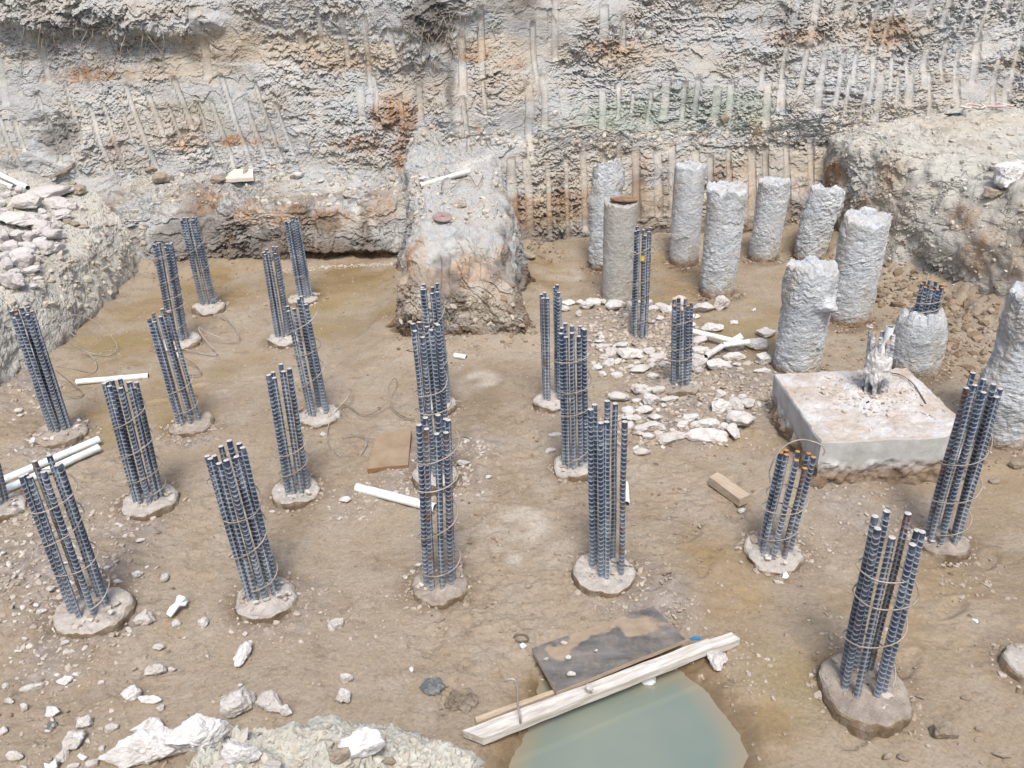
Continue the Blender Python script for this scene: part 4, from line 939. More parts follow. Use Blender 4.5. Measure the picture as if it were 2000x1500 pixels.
PIL[1] = concrete_pile((1180, 520), 1.40, .425, (.0, 0), 51, 'tall two stage concrete pile with a stepped ragged neck, left of the other bare piles',
    prof=([0, .62, .68, .72, 1.0], [1.0, 1.0, .98, .93, .86]), slope=(.03, -.05), rough=1.25, mod=both(bulge(math.pi, .66, .5, .1, .035), bulge(0, .8, .7, .16, .055), bulge(math.pi, .88, .9, .14, -.02)))
PIL[2] = concrete_pile((1207, 580), 1.19, .40, (.01, 0), 52, 'straight tan concrete pile with a thin rusty plate lying on its top', mat=M_PILE_TAN, rough=.55)
PIL[3] = concrete_pile((1335, 510), 1.33, .405, (.01, 0), 53, 'smooth blue grey concrete pile, tallest and cleanest, standing close to the back wall', rough=.55, prof=([0, .1, .9, .97, 1], [1.0, .99, .99, 1.0, .98]))
PIL[4] = concrete_pile((1400, 570), 1.33, .435, (.02, 0), 54, 'knobbly blue grey concrete pile with a hollow jagged top, second from the smooth tall one', rough=1.1, prof=([0, .2, .8, 1], [.98, .97, 1.02, 1.08]), slope=(0, .03))
PIL[5] = concrete_pile((1490, 505), 1.08, .40, (.045, 0), 55, 'short square shouldered concrete pile with a rust ring round its foot', rough=1.0, prof=([0, .5, 1], [.96, 1.0, 1.05]))
PIL[6] = concrete_pile((1580, 505), .93, .43, (.10, 0), 56, 'crooked pale pile widening to the top right, dark bars showing at its broken upper left', rough=1.6, prof=([0, .3, .75, 1], [.92, .98, 1.08, 1.06]), slope=(-.02, -.02), mod=both(bulge(0, .82, .7, .2, .05), bulge(math.pi * .9, .93, .5, .16, -.06)))
PIL[7] = concrete_pile((1655, 622), 1.19, .475, (.03, 0), 57, 'leaning scaly blue grey pile right behind the pale beaked one', rough=1.15, prof=([0, .3, .8, 1], [.99, 1.0, 1.03, 1.02]), slope=(.0, .02))
PIL[8] = concrete_pile((1555, 722), 1.10, .455, (.02, 0), 58, 'thick pile with a rough beak of concrete on its side, standing behind the square cap', rough=1.2, prof=([0, .5, .62, .75, 1], [.98, .97, 1.0, 1.06, 1.04]), mod=both(bulge(-1.1, .70, .32, .07, .085), bulge(-1.3, .85, .8, .12, .02)))
PIL[10] = concrete_pile((1955, 856), 1.29, .46, (-.0, 0), 59, 'massive eroded pile cut off by the right edge, bitten away on its left side', rough=1.5, prof=([0, .2, .32, .5, .8, 1], [1.0, 1.02, 1.12, 1.0, .98, .86]), mod=both(bulge(math.pi, .42, .5, .12, .05), bulge(math.pi, .62, .6, .14, -.05)))
# dark bars at the broken top of the crooked pile
p6 = PIL[6][0]
for k, (dx, dy, hh) in enumerate(((-.165, -.075, .95), (-.145, -.11, .97), (-.185, -.03, .93), (-.12, -.13, .94))):
    o = link('rebar', BARS[k % 3], p6, loc=(dx + .09, dy, hh)); o.rotation_euler = (0, .08, 0)
# short pile with a stub of cage
PIL[9] = concrete_pile((1785, 720), .60, .465, (-.02, 0), 60, 'short fat pile crowned by a dark stub of orange tipped bars, behind the square cap', rough=1.1, prof=([0, .6, .86, 1], [1.0, 1.0, .92, .74]), slope=(.0, 0))
p9 = PIL[9][0]
for k in range(9):
    a = 2 * math.pi * k / 9; o = link('rebar', BARS_R[k % 2], p9, loc=(.01 + .083 * math.cos(a) * (1 + .1 * math.sin(k * 5)), .083 * math.sin(a), .87 + .02 * math.sin(k * 7)))
    o.rotation_euler = (0, .02, 0)
V, f = tube(helix(.60, .80, (0, 0), .118, 2.2, 77, None), .0055, 5); link('spiral_tie', mesh_from('spiral_tie_mesh', V, f, [M_WIRE], smooth=True), p9)

# ------------------------------------------------------------------ square pile cap
def pile_cap():
    x0, x1, y0, y1, zt = 2.315, 3.50, 5.17, 6.33, .405
    n = 90; m = 34
    u = np.linspace(0, 1, n)
    sq = np.concatenate([np.stack([x0 + (x1 - x0) * u[:-1], np.full(n - 1, y0)], -1), np.stack([np.full(n - 1, x1), y0 + (y1 - y0) * u[:-1]], -1),
                         np.stack([x1 - (x1 - x0) * u[:-1], np.full(n - 1, y1)], -1), np.stack([np.full(n - 1, x0), y1 - (y1 - y0) * u[:-1]], -1)])
    c = np.array([(x0 + x1) / 2, (y0 + y1) / 2]); N = len(sq)
    rings = []; topa = []
    for z in np.linspace(-.08, zt, m):
        P = np.concatenate([sq, np.full((N, 1), z)], 1)
        soil = sst(.22, .15, z + .04 * fbm(P * 5, 3, 201))
        off = .006 * fbm(P * 6, 3, 202) + soil * (.045 * fbm(P * 9, 4, 203) - .005 + .22 * np.maximum(.12 - z, 0))
        d = P[:, :2] - c; d = d / np.abs(d).max(1)[:, None]
        P[:, :2] += np.sign(d) * (np.abs(d) > .999) * off[:, None]
        k = np.exp(-((P[:, 0] - x1) / .16) ** 2 - ((P[:, 1] - y0) / .12) ** 2) * sst(.05, .35, z)         # knocked off corner
        P[:, :2] += (c - P[:, :2]) * (k * .16)[:, None]
        if z == zt: P[:, :2] += (c - P[:, :2]) * .012; P[:, 2] += .006 * fbm(P * 20, 2, 204)
        rings.append(P); topa.append(np.full(N, 1.0 if z >= zt - .001 else 0))
    for s in np.linspace(.97, .02, 40):
        P = np.concatenate([c + (rings[m - 1][:, :2] - c) * s, np.full((N, 1), zt)], 1)
        q = np.hypot(P[:, 0] - 3.02, P[:, 1] - 5.98)
        P[:, 2] += .008 * fbm(P * 12, 3, 205) + .024 * (1 - sst(.1, .55, q)) * np.maximum(0, .3 + fbm(P * 16, 3, 206)) + .004 * fbm(P * 40, 2, 207)
        rings.append(P); topa.append(np.ones(N))
    G = np.stack(rings, 1)
    return G.reshape(-1, 3), grid_faces(N, G.shape[1], True), np.stack(topa, 1).ravel()
V, f, ta = pile_cap()
capc = np.array([2.91, 5.75, 0]); cap_root = empty('pile_cap', capc)
tag(cap_root, 'large square concrete pile cap with dusty pale top and a stub of bars', 'pile cap')
link('cap_block', mesh_from('cap_block_mesh', V - capc, f, [M_CAP], {'top': ta}), cap_root)
bc = at(1708, 765, .405) - capc; tp = atY(1722, 655, bc[1] + capc[1]) - capc
ln = ((tp[0] - bc[0]) / (tp[2] - bc[2]), 0.0)
for k in range(8):
    a = 2 * math.pi * k / 8 + .3; hh = (tp[2] - bc[2]) + (.05 if k in (3, 4) else 0) + .02 * math.sin(3 * k)
    o = link('rebar', BARS_D[k % 2], cap_root); dv = Vector((ln[0], 0, 1)).normalized()
    o.rotation_mode = 'QUATERNION'; o.rotation_quaternion = dv.to_track_quat('Z', 'Y')
    o.location = Vector((bc[0] + .085 * math.cos(a), bc[1] + .085 * math.sin(a), bc[2])) + dv * (hh / dv.z)
P, Fq = rock_shape(301, 4, 14, .22)
core = P * np.array([.122, .118, (tp[2] - bc[2]) * .50]); core[:, 0] += (core[:, 2]) * ln[0]
o = link('concrete_core', mesh_from('concrete_core_mesh', core, Fq, [M_WHITEROCK]), cap_root, loc=(bc[0] + ln[0] * (tp[2] - bc[2]) / 2, bc[1], bc[2] + (tp[2] - bc[2]) * .46))

def pipe_mesh(a, b, r, mat, bore=True, name='plastic_pipe', notch=0):
    a = np.asarray(a, float); b = np.asarray(b, float); L = np.linalg.norm(b - a)
    path = [a + (b - a) * t for t in np.linspace(0, 1, 8)]
    V, f = tube(path, r, 18); Vi, fi = tube(path, r * .86, 18)
    n = len(V)
    ends = []
    for e in (0, 7):
        for k in range(18):
            k2 = (k + 1) % 18; q = [k * 8 + e, k2 * 8 + e, k2 * 8 + e + n, k * 8 + e + n]
            ends.append(q if e else q[::-1])
    F = np.vstack([f, fi[:, ::-1] + n, np.array(ends)])
    mi = np.concatenate([np.zeros(len(f)), np.ones(len(fi)), np.zeros(len(ends))]).astype(int)
    c = a
    return mesh_from(name + '_mesh', np.vstack([V, Vi]) - c, F, [mat, M_PVCIN], midx=mi, smooth=False), c
def pipe(a, b, r, label, mat=M_PVC, parent=None, group=None):
    me, c = pipe_mesh(a, b, r, mat)
    o = link('plastic_pipe', me, parent, loc=c if parent is None else (c - np.array(parent.location)))
    if parent is None: tag(o, label, 'pipe', group)
    return o
pa = atY(1731, 672, 5.93); pb = atY(1739, 638, 5.93)
pipe(pa, pb, .031, None, parent=cap_root)

# pipes on the mud
def P2(p, q, r, z=None): return at(p[0], p[1], r + .005 if z is None else z), at(q[0], q[1], r + .005 if z is None else z)
GRP = 'white plastic pipe offcuts'
pipe(*P2((150, 746), (290, 734), .030), .030, 'white plastic pipe lying behind the dense cage with the clean white head', group=GRP)
pipe(*P2((-30, 953), (193, 858), .033), .033, 'upper of two parallel white pipes at the left edge', group=GRP)
pipe(*P2((-30, 975), (193, 874), .033), .033, 'lower of two parallel white pipes at the left edge', group=GRP)
pipe(*P2((697, 952), (850, 992), .036), .036, 'white pipe running behind the front rebar cage with the brown crumb strewn head', group=GRP)
o = pipe(*P2((1353, 647), (1432, 666), .030, .09), .030, 'white pipe with a fitting lying across the rubble right of the short dark cage', group=GRP)
V, f = tube([(0, 0, 0), (.05, 0, .03), (.09, 0, .06)], .036, 10)
pe = at(1432, 666, .09)
link('pipe_fitting', mesh_from('pipe_fitting_mesh', V, f, [M_PVC]), o, loc=pe - np.array(o.location))
pipe(*P2((1378, 697), (1410, 676), .030, .08), .030, 'short stained pipe stub pointing down left in the rubble', M_PVCOLD, group=GRP)
pipe(*P2((1412, 674), (1462, 668), .030, .08), .030, 'short white pipe between two rubble chunks left of the beaked pile', group=GRP)
pipe(*P2((1220, 945), (1223, 985), .030), .030, 'short broken white pipe with holes right of the ringless front cage', group=GRP)
pipe(*P2((888, 694), (911, 698), .028), .028, 'tiny white pipe offcut on the mud in front of the clay ridge', group=GRP)
a, b = pick(822, 372), pick(918, 345); a[2] += .065; b[2] += .07
pipe(a, b, .035, 'dusty pipe lying across the top of the clay ridge', M_PVCOLD, group=GRP)
a, b = pick(-20, 338), pick(58, 378); a[2] += .05; b[2] += .08
pipe(a, b, .040, 'white pipe on top of the rubble pile at the left edge', group=GRP)
a, b = pick(-20, 352), pick(28, 372); a[2] += .04; b[2] += .05
pipe(a, b, .028, 'thin second white pipe beside the larger one on the rubble pile', group=GRP)

# ------------------------------------------------------------------ boards and timber
def slab(corners, t, mat, name, label, cat, edge=None, group=None, attrs=None, n=(24, 14), warp=0.004, top_attr=None):
    A, B, C, D = [np.asarray(c, float) for c in corners]     # round the top face
    u, v = np.meshgrid(np.linspace(0, 1, n[0]), np.linspace(0, 1, n[1]), indexing='ij'); u = u[..., None]; v = v[..., None]
    T = (A * (1 - u) + B * u) * (1 - v) + (D * (1 - u) + C * u) * v
    T[..., 2] += warp * fbm(T.reshape(-1, 3) * 4, 3, 8).reshape(T.shape[:2])
    Bo = T.copy(); Bo[..., 2] -= t
    nn = n[0] * n[1]; f = grid_faces(n[0], n[1]); F = [f, f[:, ::-1] + nn]
    idx = np.arange(nn).reshape(n); bd = np.concatenate([idx[:, 0], idx[-1, 1:], idx[-2::-1, -1], idx[0, -2:0:-1]])
    side = np.stack([bd, bd + nn, np.roll(bd, -1) + nn, np.roll(bd, -1)], -1); F.append(side)
    F = np.vstack(F); mi = np.concatenate([np.zeros(2 * len(f)), np.ones(len(side))]).astype(int)
    c = (A + B + C + D) / 4; P = np.vstack([T.reshape(-1, 3), Bo.reshape(-1, 3)])
    at_ = {}
    if top_attr is not None: at_ = {k: np.concatenate([v_, np.zeros(nn)]) for k, v_ in top_attr(u.ravel(), v.ravel(), T.reshape(-1, 3)).items()}
    me = mesh_from(name + '_mesh', P - c, F, [mat, edge or mat], at_, midx=mi)
    bm = bmesh.new(); bm.from_mesh(me); bmesh.ops.recalc_face_normals(bm, faces=bm.faces[:]); bm.to_mesh(me); bm.free()
    return tag(link(name, me, loc=c), label, cat, group)
def q8(a, b): return 850 + a / 3.077, 1150 + b / 3.077
bd = [at(*q8(*p), z) for p, z in (((580, 357), .085), ((1310, 102), .075), ((1505, 305), .075), ((728, 618), .09))]
def mudm(u, v, T):
    m = np.exp(-((u - .18) / .16) ** 2 - ((v - .22) / .22) ** 2) + np.exp(-((u - .55) / .3) ** 2 - ((v - .08) / .22) ** 2) + np.exp(-((u - .78) / .22) ** 2 - ((v - .4) / .3) ** 2)
    return {'mudmask': np.clip(sst(.62, .86, m + .6 * fbm(T * 9, 5, 12)), 0, 1)}
slab(bd, .03, M_BOARD, 'formwork_board', 'black film faced board with mud on it lying behind the limewashed beam', 'board', M_TIMBERTAN, n=(90, 50), top_attr=mudm)
slab([at(717, 915, .06), at(737, 847, .07), at(803, 839, .085), at(797, 908, .065)], .05, M_PLY, 'plywood_sheet', 'small muddy square of plywood lying in front of the wire tangle', 'board', M_PLYEDGE)
def beam(top, h, mat, name, label, **k): return slab(top, h, mat, name, label, 'timber', mat, **k)
bl = [at(*q8(*p), z) for p, z in (((165, 850), .075), ((1640, 297), .075), ((1672, 352), .075), ((288, 900), .075))]
beam(bl, .05, M_TIMBER, 'timber_beam', 'long limewashed timber beam spanning the near edge of the pond', n=(80, 8), warp=.006)
bl = [at(*q8(*p), z) for p, z in (((1575, 326), .055), ((1780, 262), .055), ((1832, 303), .055), ((1640, 372), .055))]
beam(bl, .05, M_TIMBER, 'timber_offcut', 'split end piece of white timber poking out right of the long beam', n=(20, 8), warp=.01)
bl = [at(*q8(*p), z) for p, z in (((240, 770), .045), ((705, 605), .045), ((730, 622), .045), ((247, 803), .045))]
beam(bl, .04, M_TIMBERTAN, 'timber_strip', 'thin bare timber strip lying parallel behind the left end of the long beam', n=(30, 4))
bl = [at(x, y, .075) for x, y in ((1385, 932), (1402, 922), (1466, 966), (1445, 975))]
beam(bl, .07, M_STUD, 'timber_stud', 'short sawn timber stud lying between the ringless cage and the square cap', n=(16, 5))
q = pick(470, 352); e = .17
bl = [q + np.array(v) for v in ((-.21, -.12, .05), (-.12, .14, .16), (.18, .10, .14), (.24, -.13, .06))]
slab(bl, .05, M_TANSLAB, 'broken_slab', 'pale pinkish broken slab resting on the rubble ledge of the back wall', 'slab', M_TANSLAB, n=(14, 10), warp=.03)
q = pick(133, 346); bl = [q + np.array(v) for v in ((-.22, -.10, .03), (-.18, .05, .05), (.16, .12, .22), (.12, -.03, .20))]
slab(bl, .04, M_STONE, 'flat_stone', 'flat brown slab tilted against the back wall above the rubble pile', 'stone', n=(10, 6), warp=.015)

# plate on a pile, disc on the ridge
def disc(r, r0, t, n=40):
    a = np.arange(n) * 2 * math.pi / n; pr = [(r0, -t / 2), (r0, t / 2), (r, t / 2), (r * 1.01, 0), (r, -t / 2), (r0, -t / 2)]
    V = np.stack([np.stack([q * np.cos(a), q * np.sin(a), np.full(n, z)], -1) for q, z in pr], 1).reshape(-1, 3)
    return V, grid_faces(n, len(pr), True)[:, ::-1]
V, f = disc(.115, .022, .014)
q = pick(865, 432); o = link('round_plate', mesh_from('round_plate_mesh', V, f, [M_REDDISC]), loc=q + np.array([0, 0, .05]), rot=(.22, .10, 0)); tag(o, 'brown round plate with a centre hole lying on the clay ridge', 'plate')
V, f = disc(.165, .004, .016); V[:, 1] *= .8
c2 = PIL[2][1]; o = link('rusty_plate', mesh_from('rusty_plate_mesh', V, f, [M_RUSTPLATE]), loc=(c2[0] + .045, c2[1], 1.225), rot=(-.06, .07, 0)); tag(o, 'thin rusty plate lying on the straight tan pile', 'plate')

# ------------------------------------------------------------------ litter
def crumple(px, py, w, h, mat, name, label, cat, seed, lift=.0, group=None, kz=.5, p=None):
    P, Fq = rock_shape(seed, 4, 6, .55, .35)
    q = pick(px, py) if p is None else np.array(p); z = depth(q); W_ = w * z / FPX / 2; H_ = h * z / FPX / 2
    o = link(name, mesh_from(name + '_mesh', P * np.array([W_, H_ * 1.3, min(W_, H_) * kz]), Fq, [mat], smooth=False), loc=q + np.array([0, 0, min(W_, H_) * kz * .7 + lift]), rot=(0, 0, seed % 7 * .3))
    return tag(o, label, cat, group)
def shard(pts, zs, mat, name, label, cat, t=.012, thick=None):
    P = np.array([at(x, y, z) for (x, y), z in zip(pts, zs)]); c = P.mean(0); n = len(P)
    nrm = np.array([0, -.3, 1]); V = np.vstack([P, P - nrm * t]) - c
    bm = bmesh.new(); vs = [bm.verts.new(v) for v in V]
    bm.faces.new(vs[:n]); bm.faces.new(vs[n:][::-1])
    for i in range(n): bm.faces.new((vs[i], vs[i + n], vs[(i + 1) % n + n], vs[(i + 1) % n]))
    bmesh.ops.recalc_face_normals(bm, faces=bm.faces[:]); bmesh.ops.triangulate(bm, faces=bm.faces[:])
    me = bpy.data.meshes.new(name + '_mesh'); bm.to_mesh(me); bm.free(); me.materials.append(mat)
    return tag(link(name, me, loc=c), label, cat)
z6 = lambda l: [(a / 3.333, 1050 + b / 3.333) for a, b in l]
shard(z6([(1082, 495), (1105, 450), (1140, 425), (1150, 380), (1165, 372), (1180, 395), (1205, 385), (1225, 405), (1205, 440), (1165, 440), (1140, 475), (1110, 515)]), [.02, .04, .06, .06, .10, .05, .09, .03, .05, .06, .05, .02], M_FOAM, 'torn_plastic', 'torn white plastic scrap on the mud above the pair of small chunks, left foreground', 'scrap')
shard(z6([(500, 1420), (520, 1402), (540, 1415), (568, 1425), (540, 1450), (520, 1440)]), [.03, .06, .04, .02, .02, .03], M_FOAM, 'plastic_scrap', 'small white plastic flake among the chunks at the bottom left', 'scrap')
shard(z6([(285, 1465), (320, 1475), (345, 1455), (362, 1430), (368, 1490), (335, 1512), (295, 1512)]), [.03, .02, .03, .08, .02, .02, .02], M_FOAM, 'plastic_scrap', 'curved white plastic flake cut by the bottom edge', 'scrap')
z7 = lambda l: [(400 + a / 3.333, 1050 + b / 3.333) for a, b in l]
shard(z7([(1330, 850), (1348, 838), (1358, 855), (1348, 875), (1335, 865)]), [.02, .04, .03, .01, .01], M_FOAM, 'plastic_scrap', 'tiny white flake left of the cracked grey clay lump', 'scrap')
shard(z7([(1450, 425), (1465, 415), (1475, 440), (1460, 455)]), [.03, .03, .01, .01], M_FOAM, 'plastic_scrap', 'tiny white flake just below the front cage that overlaps the white pipe', 'scrap')
shard([q8(508, 335), q8(525, 322), q8(552, 340), q8(530, 358), q8(515, 352)], [.03, .05, .03, .01, .02], M_FOAM, 'plastic_scrap', 'white flake beside the rusty wire ring left of the dark board', 'scrap')
shard([q8(1240, 560), q8(1285, 528), q8(1325, 530), q8(1325, 560), q8(1300, 578), q8(1255, 575)], [-.06, -.02, .0, -.05, -.07, -.07], M_FOAM, 'plastic_bag', 'pale plastic scrap floating in the pond against the beam', 'scrap')
shard([q8(1532, 292), q8(1560, 285), q8(1600, 290), q8(1595, 303), q8(1540, 306)], [.08, .11, .10, .08, .08], M_BLUE, 'plastic_scrap', 'bright blue plastic scrap tucked behind the right half of the long beam', 'scrap')
shard([(1899, 1209), (1905, 1204), (1917, 1206), (1920, 1214), (1908, 1216)], [.015] * 5, M_FOAM, 'paper_scrap', 'pale flat scrap on open mud right of the big near cage', 'scrap', t=.006)
shard([(1530, 1120), (1536, 1117), (1541, 1125), (1536, 1130), (1528, 1128)], [.03, .04, .02, .01, .01], M_FOAM, 'plastic_scrap', 'white flake below the head of the short orange tipped cage', 'scrap')
crumple(1863, 226, 44, 15, M_RAG, 'dark_rag', 'crumpled dark cloth lying on the right bench near the back wall', 'rag', 91)
for k, (px, py, w, h) in enumerate(((1893, 212, 34, 8), (1958, 213, 40, 7))):
    q = pick(px, py); z = depth(q); rg = np.random.default_rng(k + 3); pts = [q + np.array([(t - .5) * w * z / FPX * 1.2 + rg.uniform(-.06, .06), rg.uniform(-.22, .22), .015 + rg.uniform(0, .05)]) for t in np.linspace(0, 1, 9)]
    V, f = tube(spline(pts, 50), .016, 5); o = link('ribbon_scrap', mesh_from('ribbon_scrap_mesh', V, f, [M_PINK])); tag(o, ['faded pink ribbon tangle beside the dark cloth on the right bench', 'faded pink ribbon tangle at the foot of the back wall, right of the dark cloth'][k], 'ribbon')

# ------------------------------------------------------------------ lumps of clay and single stones
def clod(px, py, w, h, mat, label, seed, name='clay_lump'):
    root_p = pick(px, py + .2 * h); z = depth(root_p); W_ = w * z / FPX; rg = random.Random(seed); Vs, Fs, b = [], [], 0
    for k in range(7):
        P, Fq = rock_shape(seed * 20 + k, 3, 8, .25); s = W_ * rg.uniform(.20, .30)
        a = k * 2 * math.pi / 6; rr = W_ * .27 if k < 6 else 0
        P = P * s * np.array([1, .95, .62]) + np.array([rr * math.cos(a) * 1.1, rr * math.sin(a) * .95, s * .30 + (0.25 * s if k == 6 else 0)])
        Vs.append(P); Fs.append(Fq + b); b += len(P)
    o = link(name, mesh_from(name + '_mesh', np.vstack(Vs), np.vstack(Fs), [mat]), loc=root_p)
    return tag(o, label, 'clay lump')
clod(845, 1335, 44, 40, M_GREYCLAY, 'blue grey wet clay lump split by a crack in the foreground mud', 5)
clod(900, 1366, 64, 44, M_BROWNCLAY, 'brown cracked clay lump beside the blue grey one', 6)
clod(100, 1415, 24, 18, M_GREYCLAY, 'dark wet clay lump under a white chunk at the lower left', 7)
ST = dict(kind='s', cat='stone', name='stone')
rock(1846, 1432, 50, 44, 'rounded brown boulder on wet mud at the lower right', sub=4, **ST)
rock(1914, 1424, 18, 15, 'small grey stone in a damp spot right of the brown boulder', **ST)
rock(1733, 1479, 22, 17, 'left of two dark stones below the big near pile head', **ST)
rock(1765, 1481, 24, 20, 'right of two dark stones below the big near pile head', **ST)
rock(1889, 1363, 22, 15, 'pinkish stone chip right of the big near pile head', **ST)
rock(1957, 1477, 34, 18, 'layered pinkish stone chip near the lower right corner', **ST)
rock(1984, 909, 26, 24, 'black lump of mud at the right edge below the eroded pile', **ST)
rock(1942, 941, 20, 15, 'small dark mud lump left of the black one at the right edge', **ST)
rock(1815, 1366 - 300, 14, 10, 'small dark stone by the head of the strongly leaning cage', **ST)
rock(1034, 1396 - 250, 14, 14, 'small dark grey pebble on open mud left of the ringless cage head', **ST)
rock(860, 1213, 20, 12, 'flat tan stone below the front cage that overlaps the white pipe', **ST)
rock(1966, 354, 54, 52, 'big white angular boulder on the edge of the right bench', sub=4, kind='w', sink=.0)
rock(1990, 320, 34, 18, 'flat pale boulder at the right edge, above the big white one', sub=3)
rock(1940, 378, 40, 26, 'brown clay boulder under the big white one on the right bench', sub=3, **ST)
rock(1400, 1288, 32, 52, 'upright white chunk leaning at the right end of the long beam', sub=4)
rock(1432, 1340 - 10, 14, 10, 'little grey stone below the upright white chunk at the pond', **ST)

# ------------------------------------------------------------------ scattered chunks in the left foreground (read off an enlarged crop)
F6 = [((948, 530, 135, 130), 'rugged grey chunk right of the nearest left pile head'), ((1145, 562, 70, 65), 'round chunk just below the torn white plastic'), ((1322, 557, 65, 85), 'diamond shaped chunk left of the flake covered pile head'),
      ((1038, 717, 80, 65), 'rounded chunk in the open mud below the torn white plastic'), ((1580, 760, 110, 195), 'tall pointed white chunk below the flake covered pile head'), ((1597, 630, 35, 40), 'pebble sized chunk above the tall pointed one'),
      ((1015, 875, 125, 100), 'tan tilted slab chunk with a thin pale rim in the left foreground'), ((1122, 862, 55, 45), 'round little chunk right of the tan tilted slab'), ((215, 977, 155, 65), 'long flat chunk lying level near the left edge'),
      ((430, 935, 95, 70), 'thin white chunk with a sloping top, right of the long flat one'), ((348, 1140, 95, 90), 'white chunk standing on a dark clay lump'), ((550, 1215, 100, 105), 'flat pale chunk touching a big block below it'),
      ((492, 1325, 115, 175), 'big upright pinkish block in the bottom left'), ((405, 1420, 75, 105), 'narrow block leaning left of the big pinkish one'), ((727, 1243, 85, 70), 'single chunk right of the big pinkish block'),
      ((862, 1022, 120, 130), 'grey chunk standing on edge beside a flat white one'), ((980, 1057, 165, 65), 'flat white chunk leaning on the grey standing one'), ((1047, 1115, 50, 60), 'small round chunk under the flat white one'),
      ((957, 1245, 200, 135), 'large white chunk with a hollow face at the foot of the near bank'), ((1552, 1090, 165, 240), 'long slanting chunk propped on the near bank'), ((1758, 1085, 190, 165), 'biggest flat topped tan chunk above the near bank'),
      ((1857, 1135, 100, 80), 'chunk tucked against the biggest flat topped one'), ((25, 1262, 65, 80), 'pale chunk at the left edge above the bottom corner'), ((103, 1428, 100, 85), 'round chunk nearest the bottom left corner'),
      ((683, 1440, 95, 65), 'chunk lying beside the white slab of the near bank'), ((600, 1475, 80, 70), 'chunk cut by the bottom edge left of the white slab'), ((325, 337, 65, 60), 'small sharp chunk left of the nearest left pile head'),
      ((770, 287, 65, 45), 'grey wedge behind the nearest left pile head'), ((895, 240, 65, 65), 'pyramid shaped white chunk behind the nearest left pile head'), ((1075, 262, 55, 85), 'thin upright chip right of the pyramid shaped chunk'),
      ((448, 750, 70, 40), 'flat white chip below the nearest left pile head'), ((270, 482, 70, 40), 'thin pale chip left of the rim of the nearest left pile head'), ((62, 1065, 65, 50), 'tan chunk with a dark underside near the left edge'), ((152, 1108, 65, 65), 'white block below the long flat chunk near the left edge'),
      ((1460, 1043, 55, 30), 'dark flat chip left of the long slanting chunk'), ((35, 968, 50, 50), 'pink chunk touching the left edge')]
for (zx, zy, w, h), lab in F6: rock(zx / 3.333, 1050 + zy / 3.333, w / 3.333, h / 3.333, lab, 'chunks scattered in the left foreground', sub=4 if w * h > 6000 else 3, kind='w' if ('white' in lab and w * h > 6000) else 'c')
for (zx, zy, w, h), lab in (((857, 570, 105, 90), 'lone white chunk on open mud right of the flake covered pile head'), ((920, 925, 85, 80), 'upper of two white chunks above the middle of the near bank'), ((902, 1045, 110, 135), 'lower and larger of two white chunks above the middle of the near bank'), ((1305, 260, 30, 40), 'pebble left of the rubble strewn front pile head')):
    rock(400 + zx / 3.333, 1050 + zy / 3.333, w / 3.333, h / 3.333, lab, 'chunks scattered in the left foreground', sub=4)
CH = ((428, 685, 55, 50), (835, 597, 35, 30), (1567, 965, 30, 35), (720, 1188, 35, 35), (160, 658, 45, 30), (660, 1375, 40, 55), (490, 930, 25, 25), (1348, 775, 30, 35), (880, 400, 30, 25), (240, 440, 40, 40), (200, 480, 35, 30), (120, 740, 50, 25), (80, 785, 45, 25), (140, 810, 30, 30), (280, 790, 35, 30), (660, 945, 45, 35), (1200, 655, 30, 22), (250, 770, 35, 25), (700, 200, 40, 40), (915, 20, 60, 35), (480, 1490, 80, 40), (160, 1495, 60, 30), (575, 1325, 30, 40), (310, 1262, 40, 25))
for (zx, zy, w, h), lab in ranked(CH, [(300, 'beside the leftmost near cage'), (600, 'around the rim of the leftmost near head'), (730, 'in line below the leftmost near head'), (800, 'in line above the long flat chunk'), (1000, 'level with the long flat chunk'), (1280, 'below the grey standing chunk'), (2000, 'along the bottom edge')], 'small pale chip, %s from left %s'):
    rock(zx / 3.333, 1050 + zy / 3.333, w / 3.333, h / 3.333, lab, 'small chips in the left foreground', sub=2)
# on the near bank itself
rock(300, 1470, 160, 78, 'huge white broken slab lying on the near bank at the bottom edge', sub=5, sink=.05, turn=.2, kind='w')
rock(392, 1446, 120, 84, 'big tilted white block leaning over the huge slab on the near bank', sub=5, sink=.1, turn=.5, kind='w')
rock(473, 1474, 76, 58, 'white angular block right of the tilted one on the near bank', sub=4, kind='w')
rock(710, 1466, 84, 66, 'white block half buried in the middle of the near bank', sub=4, kind='w', sink=.05)
rock(535, 1496, 34, 22, 'small white block cut by the bottom edge between two blocks on the near bank', sub=3)
rock(430, 1496, 40, 22, 'white block cut by the bottom edge just under the huge slab', sub=3)
rock(665, 1478, 40, 34, 'brown crumbly clod left of the half buried white block', kind='s', cat='stone', name='stone', sub=4)
rock(762, 1490, 26, 22, 'brown crumbly clod right of the half buried white block', kind='s', cat='stone', name='stone', sub=3)

